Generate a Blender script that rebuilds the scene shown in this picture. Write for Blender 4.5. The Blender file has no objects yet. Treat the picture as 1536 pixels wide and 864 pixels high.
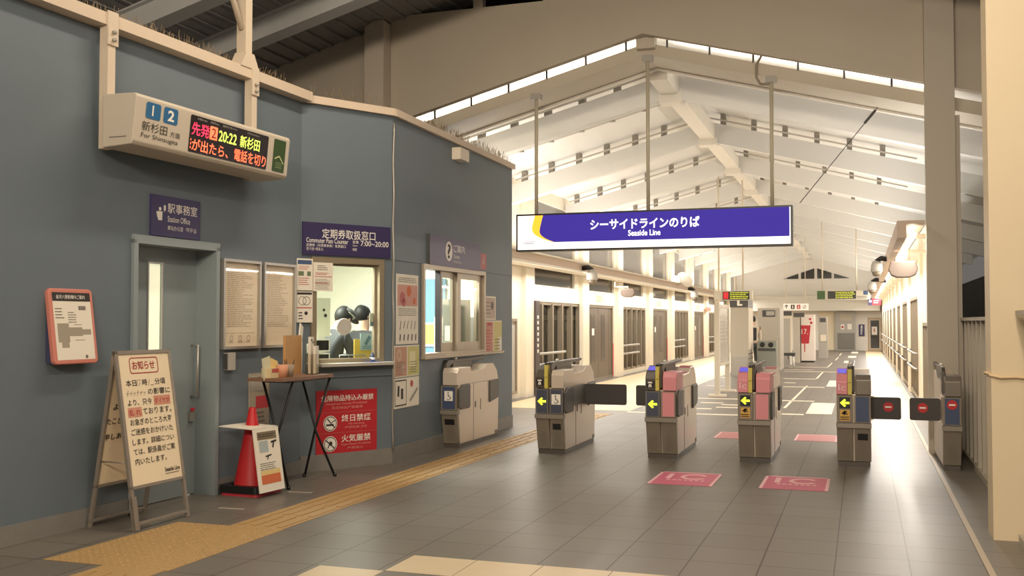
import bpy, bmesh, math, random
from mathutils import Vector, Matrix
random.seed(7)
SC = bpy.context.scene
COL = SC.collection
PI = math.pi

# ---------------------------------------------------------------- camera
cam_d = bpy.data.cameras.new('camera'); cam = bpy.data.objects.new('camera', cam_d); COL.objects.link(cam)
cam.location = (0, 0, 1.55)
cam.rotation_euler = (math.radians(91.903), 0, math.radians(18.872))
cam_d.sensor_width = 36; cam_d.lens = 1535 / 1536 * 36; cam_d.clip_start = .05; cam_d.clip_end = 300
SC.camera = cam

# ---------------------------------------------------------------- world, exposure
w = bpy.data.worlds.new('warm_fill'); SC.world = w; w.use_nodes = True
w.node_tree.nodes['Background'].inputs[0].default_value = (.30, .27, .24, 1)  # warm ambient fill standing in for unseen station lights
w.node_tree.nodes['Background'].inputs[1].default_value = .5
vs = SC.view_settings
vs.view_transform = 'Standard'; vs.look = 'None'; vs.gamma = 1; vs.use_curve_mapping = False; vs.exposure = 0

# ---------------------------------------------------------------- lights
def area(name, loc, size, size_y, power, color, rot=(0, 0, 0), spread=PI):
    l = bpy.data.lights.new(name, 'AREA'); l.shape = 'RECTANGLE'; l.size = size; l.size_y = size_y
    l.energy = power; l.color = color; l.spread = spread
    o = bpy.data.objects.new(name, l); COL.objects.link(o); o.location = loc; o.rotation_euler = rot
    return o
WARM = (1, .85, .67)
HALL = (1, .945, .87)
# concourse ceiling luminaires, then an added upward fill
area('concourse_lamp', (-3.4, 8.0, 5.75), .35, 3.0, 125, WARM)
area('concourse_lamp', (.2, 4.2, 5.75), .35, 3.0, 190, WARM)
area('concourse_lamp', (-1.0, -3.0, 4.6), 3.2, .8, 540, WARM, (math.radians(62), 0, 0))
area('concourse_upfill', (-1.5, 1.5, 5.0), 3.0, .8, 330, WARM, (math.radians(150), 0, 0))  # added fill out of view, brightens the roof beams and upper fascia
# platform hall: long line lights along both sides, each lighting up to the roof and down to the floor
area('hall_uplight', (-6.2, 35.5, 2.95), .16, 43.5, 640, HALL, (PI, math.radians(14), 0))
area('hall_uplight', (.56, 35.5, 2.80), .16, 44, 560, HALL, (PI, -math.radians(14), 0))
area('hall_downlight', (-6.08, 36.5, 2.66), .10, 42, 900, HALL, (0, math.radians(-14), 0))
area('hall_downlight', (.63, 35, 2.52), .05, 43, 880, HALL, (0, math.radians(14), 0))
# hidden fill lights added above the gable beam, brightening the roof strip
area('roof_strip_fill', (-4.85, 14.0, 4.80), 3.9, .12, 30, HALL, (PI, math.radians(14.8*-1), 0))
area('roof_strip_fill', (-.75, 14.0, 4.86), 3.5, .12, 26, HALL, (PI, math.radians(14.8), 0))
# ticket office ceiling lights
area('office_lamp', (-6.3, 9.6, 2.75), 1.1, .5, 300, (1, .98, .90))
area('office_lamp', (-6.0, 12.5, 2.75), 1.1, .9, 230, (1, .98, .90))

# ================================================================ helpers
def srgb(r, g, b):
    f = lambda c: (c / 255 / 12.92) if c <= 10 else ((c / 255 + .055) / 1.055) ** 2.4
    return (f(r), f(g), f(b), 1)
MATS = {}
def mat(name, rgb, rough=.5, metal=0., emit=0., noise=0., nscale=20., bump=0., spec=.5, coat=0.):
    if name in MATS: return MATS[name]
    m = bpy.data.materials.new(name); m.use_nodes = True
    nt = m.node_tree; b = nt.nodes['Principled BSDF']
    c = srgb(*rgb)
    b.inputs['Base Color'].default_value = c; b.inputs['Roughness'].default_value = rough
    b.inputs['Metallic'].default_value = metal; b.inputs['Specular IOR Level'].default_value = spec
    if coat: b.inputs['Coat Weight'].default_value = coat
    if emit:
        b.inputs['Emission Color'].default_value = c; b.inputs['Emission Strength'].default_value = emit
    if noise or bump:
        tc = nt.nodes.new('ShaderNodeTexCoord'); n = nt.nodes.new('ShaderNodeTexNoise')
        n.inputs['Scale'].default_value = nscale; n.inputs['Detail'].default_value = 4
        nt.links.new(tc.outputs['Object'], n.inputs['Vector'])
        if noise:
            mx = nt.nodes.new('ShaderNodeMix'); mx.data_type = 'RGBA'
            mx.inputs[6].default_value = tuple(x * (1 - noise) for x in c[:3]) + (1,)
            mx.inputs[7].default_value = tuple(min(1, x * (1 + noise)) for x in c[:3]) + (1,)
            nt.links.new(n.outputs['Fac'], mx.inputs[0]); nt.links.new(mx.outputs[2], b.inputs['Base Color'])
        if bump:
            bp = nt.nodes.new('ShaderNodeBump'); bp.inputs['Strength'].default_value = bump; bp.inputs['Distance'].default_value = .01
            nt.links.new(n.outputs['Fac'], bp.inputs['Height']); nt.links.new(bp.outputs['Normal'], b.inputs['Normal'])
    MATS[name] = m
    return m
def glass_mat(name, tint=(235, 240, 236), refl=.07):
    if name in MATS: return MATS[name]
    m = bpy.data.materials.new(name); m.use_nodes = True; nt = m.node_tree
    nt.nodes.remove(nt.nodes['Principled BSDF'])
    tr = nt.nodes.new('ShaderNodeBsdfTransparent'); tr.inputs[0].default_value = srgb(*tint)
    gl = nt.nodes.new('ShaderNodeBsdfGlossy'); gl.inputs['Roughness'].default_value = .03
    lw = nt.nodes.new('ShaderNodeLayerWeight'); lw.inputs[0].default_value = .5
    pw = nt.nodes.new('ShaderNodeMath'); pw.operation = 'POWER'; pw.inputs[1].default_value = 4
    ad = nt.nodes.new('ShaderNodeMath'); ad.operation = 'MULTIPLY_ADD'; ad.inputs[1].default_value = .5; ad.inputs[2].default_value = refl
    nt.links.new(lw.outputs['Facing'], pw.inputs[0]); nt.links.new(pw.outputs[0], ad.inputs[0])
    mx = nt.nodes.new('ShaderNodeMixShader')
    nt.links.new(ad.outputs[0], mx.inputs[0])
    nt.links.new(tr.outputs[0], mx.inputs[1]); nt.links.new(gl.outputs[0], mx.inputs[2])
    nt.links.new(mx.outputs[0], nt.nodes['Material Output'].inputs[0])
    MATS[name] = m
    return m

class MB:
    """collects shapes into one mesh"""
    def __init__(s): s.bm = bmesh.new()
    def box(s, x0, x1, y0, y1, z0, z1, M=None):
        vs_ = [s.bm.verts.new(p) for p in ((x0,y0,z0),(x1,y0,z0),(x1,y1,z0),(x0,y1,z0),(x0,y0,z1),(x1,y0,z1),(x1,y1,z1),(x0,y1,z1))]
        for f in ((3,2,1,0),(4,5,6,7),(0,1,5,4),(1,2,6,5),(2,3,7,6),(3,0,4,7)): s.bm.faces.new([vs_[i] for i in f])
        if M is not None: bmesh.ops.transform(s.bm, matrix=M, verts=vs_)
        return s
    def poly(s, pts):
        s.bm.faces.new([s.bm.verts.new(p) for p in pts]); return s
    def prism(s, pts, a0, a1, axis='y'):
        """polygon given in the two other axes, extruded along axis"""
        def P(p, a):
            return {'y': (p[0], a, p[1]), 'x': (a, p[0], p[1]), 'z': (p[0], p[1], a)}[axis]
        A = [s.bm.verts.new(P(p, a0)) for p in pts]; B = [s.bm.verts.new(P(p, a1)) for p in pts]
        fs = [s.bm.faces.new(A), s.bm.faces.new(B[::-1])]
        n = len(pts)
        for i in range(n): fs.append(s.bm.faces.new([A[i], B[i], B[(i+1) % n], A[(i+1) % n]]))
        bmesh.ops.recalc_face_normals(s.bm, faces=fs)
        return s
    def tube(s, path, r, seg=10, cap=True):
        path = [Vector(p) for p in path]; rs = r if isinstance(r, (list, tuple)) else [r] * len(path)
        rings = []
        for i, p in enumerate(path):
            d = (path[min(i+1, len(path)-1)] - path[max(i-1, 0)]).normalized()
            a = d.orthogonal().normalized() if i == 0 else (s._a - d * s._a.dot(d)).normalized()
            s._a = a; b = d.cross(a)
            rings.append([s.bm.verts.new(p + (a * math.cos(t) + b * math.sin(t)) * rs[i]) for t in [2*PI*k/seg for k in range(seg)]])
        fs = []
        for i in range(len(rings)-1):
            for k in range(seg): fs.append(s.bm.faces.new([rings[i][k], rings[i][(k+1)%seg], rings[i+1][(k+1)%seg], rings[i+1][k]]))
        if cap: fs += [s.bm.faces.new(rings[0][::-1]), s.bm.faces.new(rings[-1])]
        for f in fs: f.smooth = True
        return s
    def lathe(s, prof, c=(0,0,0), seg=20):
        """profile (r,z) around z"""
        rings = [[s.bm.verts.new((c[0]+r*math.cos(2*PI*k/seg), c[1]+r*math.sin(2*PI*k/seg), c[2]+z)) for k in range(seg)] for r, z in prof]
        for i in range(len(rings)-1):
            for k in range(seg):
                f = s.bm.faces.new([rings[i][k], rings[i][(k+1)%seg], rings[i+1][(k+1)%seg], rings[i+1][k]]); f.smooth = True
        s.bm.faces.new(rings[0][::-1]); s.bm.faces.new(rings[-1])
        return s
    def disc(s, cx, cz, r, y, seg=28, rx=None):
        """flat disc facing -y"""
        rx = rx or r
        s.bm.faces.new([s.bm.verts.new((cx + rx*math.cos(-2*PI*k/seg + PI/2), y, cz + r*math.sin(-2*PI*k/seg + PI/2))) for k in range(seg)][::-1]); return s
    def ring(s, cx, cz, r0, r1, y, seg=32, a0=0, a1=2*PI):
        full = abs(a1 - a0 - 2*PI) < 1e-4
        n = seg if full else seg + 1
        A = [s.bm.verts.new((cx + r0*math.cos(a0+(a1-a0)*k/seg), y, cz + r0*math.sin(a0+(a1-a0)*k/seg))) for k in range(n)]
        B = [s.bm.verts.new((cx + r1*math.cos(a0+(a1-a0)*k/seg), y, cz + r1*math.sin(a0+(a1-a0)*k/seg))) for k in range(n)]
        for k in range(seg): s.bm.faces.new([A[k], B[k], B[(k+1) % n], A[(k+1) % n]])
        return s
    def flat(s, pts, y):
        """polygon in xz at y facing -y (pts counter-clockwise seen from the front)"""
        s.bm.faces.new([s.bm.verts.new((p[0], y, p[1])) for p in pts]); return s
    def rect(s, x0, x1, z0, z1, y): return s.flat([(x0,z0),(x1,z0),(x1,z1),(x0,z1)], y)
    def bar(s, p0, p1, wd, y):
        """thin flat stroke in xz from p0 to p1"""
        d = Vector((p1[0]-p0[0], p1[1]-p0[1])); n = Vector((-d.y, d.x)).normalized() * wd / 2
        return s.flat([(p0[0]-n.x,p0[1]-n.y),(p1[0]-n.x,p1[1]-n.y),(p1[0]+n.x,p1[1]+n.y),(p0[0]+n.x,p0[1]+n.y)], y)
    def scribble(s, x0, x1, z0, z1, rows, y, fill=.45, ragged=.35, gap=.0):
        """rows of small broken dashes standing for print too fine to read in the photograph"""
        h = (z1 - z0) / rows
        for i in range(rows):
            z = z1 - (i + .5) * h; x = x0; end = x0 + (x1 - x0) * (1 - random.random() * ragged)
            while x < end:
                l = (x1 - x0) * random.uniform(.06, .2); e = min(x + l, end)
                s.rect(x, e, z - h*fill/2, z + h*fill/2, y); x = e + (x1 - x0) * random.uniform(.012, .03)
        return s
    def move(s, M): bmesh.ops.transform(s.bm, matrix=M, verts=s.bm.verts); return s
    def build(s, name, m, parent=None, bevel=0., seg=2, smooth=False, **props):
        if bevel:
            bmesh.ops.bevel(s.bm, geom=[e for e in s.bm.edges if len(e.link_faces) == 2 and e.calc_face_angle(0) > .5], offset=bevel, segments=seg, affect='EDGES', profile=.5, clamp_overlap=True)
        me = bpy.data.meshes.new(name); s.bm.to_mesh(me); s.bm.free()
        if smooth:
            for p in me.polygons: p.use_smooth = True
        me.materials.append(m)
        o = bpy.data.objects.new(name, me); COL.objects.link(o)
        if parent: o.parent = parent
        for k, v in props.items(): o[k] = v
        return o

def tag(o, label=None, cat=None, group=None, kind=None):
    if label: o['label'] = label
    if cat: o['category'] = cat
    if group: o['group'] = group
    if kind: o['kind'] = kind
    return o
def thing(name, label, cat, loc=(0,0,0), rotz=0., group=None):
    o = bpy.data.objects.new(name, None); COL.objects.link(o); o.empty_display_size = .1
    o.location = loc; o.rotation_euler = (0, 0, rotz)
    return tag(o, label, cat, group)
def struct(o): o['kind'] = 'structure'; return o
CH = {}
def copy_tree(o, parent=None):
    c = o.copy(); COL.objects.link(c)
    if parent: c.parent = parent
    for ch in [x for x in bpy.data.objects if x.parent is o]: copy_tree(ch, c)
    return c

# ---- lettering: text curve -> mesh in the xz plane facing -y
def glyphs(string, bold=0.):
    cu = bpy.data.curves.new('t', 'FONT'); cu.body = string; cu.size = 1; cu.resolution_u = 3; cu.offset = bold; cu.fill_mode = 'FRONT'
    ob = bpy.data.objects.new('t', cu); COL.objects.link(ob)
    dg = bpy.context.evaluated_depsgraph_get(); dg.update()
    me = bpy.data.meshes.new_from_object(ob.evaluated_get(dg))
    bpy.data.objects.remove(ob); bpy.data.curves.remove(cu)
    return me
def lettering(parent, m, items, y, name='lettering', bold=.004, **props):
    """items: (string, x_left, z_bottom, width or None, height)"""
    out = bmesh.new()
    for it in items:
        string, x, z, wd, h = it[:5]
        me = glyphs(string, bold)
        xs = [v.co.x for v in me.vertices]; ys = [v.co.y for v in me.vertices]
        if not xs: continue
        x0, x1, y0, y1 = min(xs), max(xs), min(ys), max(ys)
        sy = h / (y1 - y0); sx = wd / (x1 - x0) if wd else sy
        for v in me.vertices: v.co = Vector((x + (v.co.x - x0) * sx, y, z + (v.co.y - y0) * sy))
        out.from_mesh(me); bpy.data.meshes.remove(me)
    me = bpy.data.meshes.new(name); out.to_mesh(me); out.free(); me.materials.append(m)
    o = bpy.data.objects.new(name, me); COL.objects.link(o); o.parent = parent
    for k, v in props.items(): o[k] = v
    return o

def rrect(x0, x1, z0, z1, r, n=5):
    pts = []
    for cx, cz, a in ((x1-r, z0+r, -PI/2), (x1-r, z1-r, 0), (x0+r, z1-r, PI/2), (x0+r, z0+r, PI)):
        for k in range(n+1): pts.append((cx + r*math.cos(a + PI/2*k/n), cz + r*math.sin(a + PI/2*k/n)))
    return pts
def frame_mb(mb, x0, x1, z0, z1, t, y0, y1):
    mb.box(x0, x1, y0, y1, z1-t, z1); mb.box(x0, x1, y0, y1, z0, z0+t)
    mb.box(x0, x0+t, y0, y1, z0+t, z1-t); mb.box(x1-t, x1, y0, y1, z0+t, z1-t); return mb

# ================================================================ materials
M_wall = mat('blue_grey_panel', (104, 115, 123), .55, noise=.05, nscale=3, bump=.03)
M_base = mat('skirting_grey', (128, 124, 118), .6, noise=.12, nscale=8)
M_cream = mat('cream_steel', (226, 214, 194), .45)
M_white = mat('white_paint', (232, 226, 214), .5)
M_roof = mat('white_roof', (222, 220, 215), .6)
M_fascia = mat('fascia_beige', (192, 181, 163), .6, noise=.04, nscale=2)
M_steel = mat('brushed_steel', (214, 200, 184), .32, .35, noise=.05, nscale=4)
M_alu = mat('aluminium', (176, 172, 164), .38, .6)
M_dgrey = mat('dark_grey_plastic', (74, 73, 72), .42)
M_mgrey = mat('grey_plastic', (112, 108, 102), .45)
M_lgrey = mat('light_grey_paint', (176, 171, 162), .5)
M_black = mat('black_plastic', (26, 25, 25), .4)
M_pink = mat('pink_plastic', (216, 140, 146), .4)
M_navy = mat('navy_panel', (62, 74, 104), .45)
M_purple = mat('dark_purple_sign', (62, 56, 98), .45)
M_red = mat('red_sign', (196, 44, 56), .45)
M_paper = mat('paper', (232, 224, 208), .65)
M_print = mat('print_grey', (120, 112, 104), .7)
M_printd = mat('print_dark', (52, 48, 46), .7)
M_printr = mat('print_red', (186, 84, 76), .7)
M_printw = mat('print_white', (238, 232, 222), .6)
M_orange = mat('print_orange', (206, 110, 70), .7)
M_teal = mat('teal_door', (140, 150, 152), .5, noise=.04, nscale=3)
M_darkred = mat('deep_red_print', (168, 44, 46), .6)
M_wood = mat('brown_wood', (128, 94, 74), .5, noise=.12, nscale=9)
M_cardboard = mat('tan_board', (196, 148, 92), .6, noise=.06, nscale=12)
M_glass = glass_mat('clear_glass')
M_darkglass = mat('dark_glass', (52, 50, 47), .12)
M_blueprint = mat('print_blue', (70, 92, 128), .6)
M_skin = mat('skin', (222, 178, 150), .55)
M_yel = mat('yellow_plastic', (206, 190, 92), .45)

# ================================================================ walls, frames
A = Vector((-5.622, 5.2)); K = Vector((-5.48, 9.285)); C = Vector((-4.90, 10.25)); E_ = Vector((-4.94, 14.45))
FR = {}
for k, (a, b) in {'1': (A, K), '2': (K, C), '3': (C, E_)}.items():
    d = (b - a).normalized(); FR[k] = (a, d, math.atan2(d.y, d.x), (b - a).length)
def on(fn, s, z=0., off=0.):
    a, d, th, L = FR[fn]; n = Vector((d.y, -d.x)); p = a + d*s + n*off
    return (p.x, p.y, z)
def wthing(fn, name, label, cat, s, z=0., off=0., group=None): return thing(name, label, cat, on(fn, s, z, off), FR[fn][2], group)

def walled(s0, s1, z0, z1, t, holes, mb):
    """slab x s0..s1, y 0..t, z z0..z1 with rectangular holes"""
    xs = sorted({s0, s1, *[h[0] for h in holes], *[h[1] for h in holes]}); zs = sorted({z0, z1, *[h[2] for h in holes], *[h[3] for h in holes]})
    for i in range(len(xs)-1):
        for j in range(len(zs)-1):
            cx, cz = (xs[i]+xs[i+1])/2, (zs[j]+zs[j+1])/2
            if any(h[0] < cx < h[1] and h[2] < cz < h[3] for h in holes): continue
            mb.box(xs[i], xs[i+1], 0, t, zs[j], zs[j+1])
    return mb
WT = 3.84
L1, L2, L3 = FR['1'][3], FR['2'][3], FR['3'][3]
DOOR = (1.62, 2.69, 0, 2.23); WIN2 = (.16, .95, 1.13, 2.18); WIN3 = (.86, 2.92, 1.16, 2.19)
def wallmesh(fn, name, s0, s1, holes):
    o = walled(s0, s1, 0, WT, .12, holes, MB()).build(name, M_wall)
    o.location = on(fn, 0); o.rotation_euler = (0, 0, FR[fn][2]); struct(o)
    jm = MB().box(s0, s1, -.002, 0, 2.232, 2.238).build('panel_joint', mat('joint_dark', (70, 74, 76), .8), o) if not holes or fn != '1' else None
    return o
wallmesh('1', 'wall_left', -4.2, L1 + .02, [DOOR])
wallmesh('2', 'wall_angled', -.0, L2, [WIN2])
wallmesh('3', 'wall_front', .0, L3, [WIN3])
def baseboard(fn, s0, s1, name, h=.14):
    o = MB().box(s0, s1, -.015, 0, 0, h).build(name, M_base, None, .004); o.location = on(fn, 0); o.rotation_euler = (0, 0, FR[fn][2]); struct(o)
baseboard('1', -4.2, 1.58, 'baseboard_left'); baseboard('1', 2.73, L1, 'baseboard_kiosk', .13)
baseboard('2', 0, L2, 'baseboard_angled', .17); baseboard('3', 0, L3, 'baseboard_front', .17)
# cream channel along the wall tops
for fn, s0, s1, nm in (('1', -4.2, L1, 'trim_1'), ('2', 0, L2, 'trim_2'), ('3', 0, L3+.02, 'trim_3')):
    big = fn == '1'
    o = MB().box(s0, s1, -.13 if big else -.05, .10, WT-.01, WT + (.085 if big else .07)).build(nm, mat('cream_trim', (208, 190, 168), .5), None, .006)
    o.location = on(fn, 0); o.rotation_euler = (0, 0, FR[fn][2]); struct(o)
# bird spikes along the wall tops: hair-thin wires nobody could count
sp = MB()
for fn, s0, s1, n in (('1', -.2, L1-.3, 420), ('2', .1, L2, 30), ('3', .9, L3, 260)):
    for i in range(n):
        s = s0 + (s1-s0)*i/n; p = Vector(on(fn, s, WT+.06, -.05 + random.uniform(-.04, .04)))
        q = p + Vector((random.uniform(-.05, .05), random.uniform(-.05, .05), random.uniform(.09, .17)))
        sp.tube([p, q], .0022, 3, False)
tag(sp.build('bird_spikes', mat('spike_wire', (150, 128, 100), .4, .5)), 'row of thin wire bird spikes along the top of the blue wall', 'bird spikes', kind='stuff')
# office shell behind the walls
ob = MB().box(-8.7, -4.95, 14.33, 14.45, 0, WT).build('wall_office_end', mat('office_cream', (240, 236, 218), .6)); struct(ob)
ob = MB().box(-8.7, -8.6, 1.2, 14.45, 0, WT).build('wall_office_back', MATS['office_cream']); struct(ob)
ob = MB().box(-8.7, -5.75, 5.0, 5.1, 0, WT).build('wall_office_near', MATS['office_cream']); struct(ob)
mb = MB(); mb.prism([(-8.7, 1.2), (-5.9, 1.2), (-5.76, 5.0), (-5.62, 9.3), (-5.04, 10.3), (-5.06, 14.45), (-8.7, 14.45)], 2.85, 2.9, 'z')
struct(mb.build('ceiling_office', mat('office_ceiling', (238, 234, 220), .7)))
mb = MB(); mb.prism([(-8.7, 1.2), (-5.9, 1.2), (-5.76, 5.0), (-5.62, 9.3), (-5.04, 10.3), (-5.06, 14.45), (-8.7, 14.45)], 3.76, 3.83, 'z')
struct(mb.build('roof_office', mat('office_roof', (100, 92, 80), .8)))

# ================================================================ floor
def floor_mat():
    m = bpy.data.materials.new('floor_tiles'); m.use_nodes = True; nt = m.node_tree; b = nt.nodes['Principled BSDF']
    g = nt.nodes.new('ShaderNodeNewGeometry'); mp = nt.nodes.new('ShaderNodeMapping')
    mp.inputs['Location'].default_value = (-.27 + 90, -6.28 + 90, 0)
    br = nt.nodes.new('ShaderNodeTexBrick'); br.offset = 0; br.squash = 1
    br.inputs['Scale'].default_value = 1; br.inputs['Brick Width'].default_value = .45; br.inputs['Row Height'].default_value = .45
    br.inputs['Mortar Size'].default_value = .005; br.inputs['Mortar Smooth'].default_value = .3; br.inputs['Bias'].default_value = 0
    br.inputs['Color1'].default_value = srgb(121, 115, 107); br.inputs['Color2'].default_value = srgb(114, 108, 100); br.inputs['Mortar'].default_value = srgb(56, 47, 40)
    nt.links.new(g.outputs['Position'], mp.inputs[0]); nt.links.new(mp.outputs[0], br.inputs['Vector'])
    n = nt.nodes.new('ShaderNodeTexNoise'); n.inputs['Scale'].default_value = 90; n.inputs['Detail'].default_value = 3
    nt.links.new(g.outputs['Position'], n.inputs['Vector'])
    mx = nt.nodes.new('ShaderNodeMix'); mx.data_type = 'RGBA'; mx.blend_type = 'MULTIPLY'; mx.inputs[0].default_value = .25
    nt.links.new(br.outputs['Color'], mx.inputs[6]); nt.links.new(n.outputs['Color'], mx.inputs[7]); nt.links.new(mx.outputs[2], b.inputs['Base Color'])
    b.inputs['Roughness'].default_value = .40; b.inputs['Specular IOR Level'].default_value = .42
    bp = nt.nodes.new('ShaderNodeBump'); bp.inputs['Strength'].default_value = .12; bp.inputs['Distance'].default_value = .004
    nt.links.new(n.outputs['Fac'], bp.inputs['Height']); nt.links.new(bp.outputs[0], b.inputs['Normal'])
    return m
M_floor = floor_mat()
struct(MB().box(-9.5, 4, -8, 62, -.1, 0).build('floor', M_floor))
M_ftile = mat('cream_floor_tile', (200, 182, 150), .4, noise=.06, nscale=60)
M_band = mat('cream_floor_band', (214, 190, 152), .38, noise=.05, nscale=40)
def slabs(name, rects, m, h=.003, z=0.):
    mb = MB()
    for r in rects: mb.box(*r, z, z+h)
    return struct(mb.build(name, m))
g = .006
x0 = .27 - 7*.45
slabs('floor_white_tiles', [(x0+.05+g*0 + i*.45, x0+.05+.45-g + i*.45, 5.83+g, 6.28-g) for i in range(9)] + [(x0-.40, x0+.05-g, 5.38, 5.83-g), (x0-.85, x0-.4-g, 4.93, 5.38-g)], M_ftile, .002)
slabs('floor_cream_bands', [(.16, .92, 17.6, 58.6), (-6.4, -3.85, 17.6, 58.6)], M_band, .002)
# white line tiles of the hall floor
M_fline = mat('white_floor_line', (226, 214, 194), .5)
def line(p, q, wd=.07):
    p, q = Vector(p), Vector(q); d = (q-p).normalized(); n = Vector((-d.y, d.x))*wd/2; return [p-n, q-n, q+n, p+n]
mb = MB()
for l in [((-1.3,17.85),(-.94,17.85)),((-1.34,19.1),(-1.28,25.9)),((-1.6,20.9),(-.9,20.9)),((-1.8,25.4),(-.86,25.4)),((-1.9,27.1),(-1.62,27.1)),((-2.05,29),(-1.2,29)),
          ((-1.19,29.2),(-1.16,33.4)),((-2.33,33.3),(-.75,33.3)),((-2.43,34.5),(-1.5,34.5)),((-2.4,36.5),(-1.14,36.5)),((-1.13,36.7),(-1.09,40.7)),((-1.04,43.5),(-1.0,47.5)),((-1,49.5),(-.98,53.5)),
          ((-3.5,21),(-2.0,21)),((-2.96,19.9),(-2.53,19.9)),((-2.51,19.5),(-2.1,19.5)),((-2.9,18.5),(-2.56,18.5)),((-2.53,18.9),(-2.1,18.9)),((-2.7,17.4),(-1.9,17.4)),((-3.6,25.2),(-3.2,25.2)),((-3.9,29),(-3.5,29)),((-3.85,17.4),(-3.5,17.4)),((-3.0,23.4),(-2.3,23.4))]:
    wd = .18 if abs(l[0][1]-l[1][1]) < .1 else .05
    mb.prism([tuple(v) for v in line(*l, wd)], 0, .002, 'z')
for r in [(-.92,-.5,18.05,20.5),(-.83,-.6,25.8,28.4),(-.68,-.4,40.8,43.0),(-.6,-.26,46.9,49.3),(-.52,-.2,53.4,56.5)]: mb.box(*r, 0, .002)
struct(mb.build('floor_white_lines', M_fline))
# tactile paving
M_tact = mat('tactile_yellow', (172, 140, 92), .55, noise=.08, nscale=20)
def strip_x(y): return -4.585 + (y-5)*.012, -4.125 + (y-5)*.010
mb = MB(); y = 5.36 + .0
mb.prism([(-4.62, 3.0), (-4.15, 3.0), (strip_x(17)[1], 17), (strip_x(17)[0], 17)], 0, .003, 'z')
mb.prism([(-5.07, 5.38), (-4.1, 5.38), (-4.1, 6.72), (-5.03, 6.72)], 0, .0035, 'z')
for k in range(4):
    f = (k+.5)/4
    def X(y): a, b = strip_x(y); return a + (b-a)*f
    for ya, yb in ((3.0, 5.36), (6.74, 17)):
        n = int((yb-ya)/.45)
        for i in range(n):
            y0_, y1_ = ya+i*.45+.03, ya+(i+1)*.45-.03
            mb.prism([(X(y0_)-.022, y0_), (X(y0_)+.022, y0_), (X(y1_)+.022, y1_), (X(y1_)-.022, y1_)], .003, .009, 'z')
for i in range(16):
    for j in range(22):
        cx, cy = -5.03 + .03 + i*.0585, 5.38+.03+j*.0605
        mb.lathe([(.014, .003), (.0115, .007), (.006, .0088)], (cx, cy, 0), 7)
struct(mb.build('floor_tactile_paving', M_tact))
mb = MB()
for i in range(14):
    for j in range(6): mb.box(.22 + i*.05, .24 + i*.05, 26.3 + j*.35, 26.5 + j*.35, .002, .006)
struct(mb.build('floor_tactile_hall', M_tact))
# faded tape strips on the floor
for (px, py, r, lb) in ((-4.86, 8.25, .1, 'short pale tape strip on the floor in front of the folding table'), (-4.98, 7.35, .05, 'short pale tape strip on the floor between notice board and traffic cone')):
    t = MB().box(-.12, .12, -.012, .012, 0, .002).build('floor_tape', mat('tape', (176, 166, 146), .6)); t.location = (px, py, 0); t.rotation_euler = (0, 0, r); tag(t, lb, 'tape')
# pink IC floor stickers
M_fpink = mat('floor_pink', (196, 92, 116), .5, noise=.1, nscale=14)
def ic_sticker(cx, cy, wd, dp, lb, fade=None):
    t = thing('floor_sticker', lb, 'floor sticker', (cx, cy, .0)); t['group'] = 'pink floor stickers'
    MB().box(-wd/2, wd/2, -dp/2, dp/2, .001, .003).build('sheet', fade or M_fpink, t)
    ml = mat('floor_pink_line', (228, 176, 180), .5)
    b = MB(); s = .03
    for r in ((-wd/2, -wd/2+s, -dp/2, dp/2), (wd/2-s, wd/2, -dp/2, dp/2), (-wd/2, wd/2, dp/2-s, dp/2)): b.box(*r, .003, .004)
    b.build('border', ml, t)
    if not fade:
        q = MB()
        q.box(-.2, -.15, -.02, .3, .003, .0042)
        n = 14
        for k in range(n):
            a0, a1 = .6 + (2*PI-1.2)*k/n, .6 + (2*PI-1.2)*(k+1)/n
            P = lambda a, r: (.07 + r*math.cos(a)*1.0, .13 + r*math.sin(a)*1.25)
            q.prism([P(a0, .14), P(a1, .14), P(a1, .095), P(a0, .095)], .003, .0042, 'z')
        for k in range(7): q.box(-.17 + k*.055, -.135 + k*.055, -.12, -.08, .003, .0042)
        q.build('lettering', ml, t)
ic_sticker(-1.665, 10.18, .62, .82, 'pink IC sticker on the floor, before the gate with dark card reader and pink half')
ic_sticker(-.62, 10.24, .62, .82, 'pink IC sticker on the floor, in front of the gap before the no-entry flaps')
M_fade = mat('floor_pink_faded', (186, 120, 120), .5, noise=.1, nscale=14)
ic_sticker(-1.6, 14.27, .6, .8, 'faded pink floor sticker beyond the gates, left one of the far pair', M_fade)
ic_sticker(-.59, 14.3, .54, .8, 'faded pink floor sticker beyond the gates, right one of the far pair', M_fade)

# ================================================================ concourse roof
RX = -2.70; SL = .265
def zr(x, ridge): return ridge - SL*abs(x - RX)
def chevron(xl, xr, ridge, th):
    return [(xl, zr(xl, ridge)), (RX, ridge), (xr, zr(xr, ridge)), (xr, zr(xr, ridge)-th), (RX, ridge-th), (xl, zr(xl, ridge)-th)]
M_croof = mat('roof_grey', (150, 148, 146), .7)
M_cbeam = mat('roof_beam_grey', (190, 190, 188), .6)
mb = MB(); mb.prism(chevron(-9.6, 4.2, 6.9, .08), -8, 13.7, 'y')
for i in range(60):
    x = -9.4 + i*.23; mb.box(x, x+.06, -8, 13.7, zr(x, 6.82)-.02, zr(x, 6.82))
struct(mb.build('ceiling', M_croof))
mb = MB(); mb.prism(chevron(-9.6, 4.2, 6.9, .08), 13.7, 22, 'y'); struct(mb.build('ceiling_beyond', mat('roof_dark', (70, 66, 60), .8)))
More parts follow.
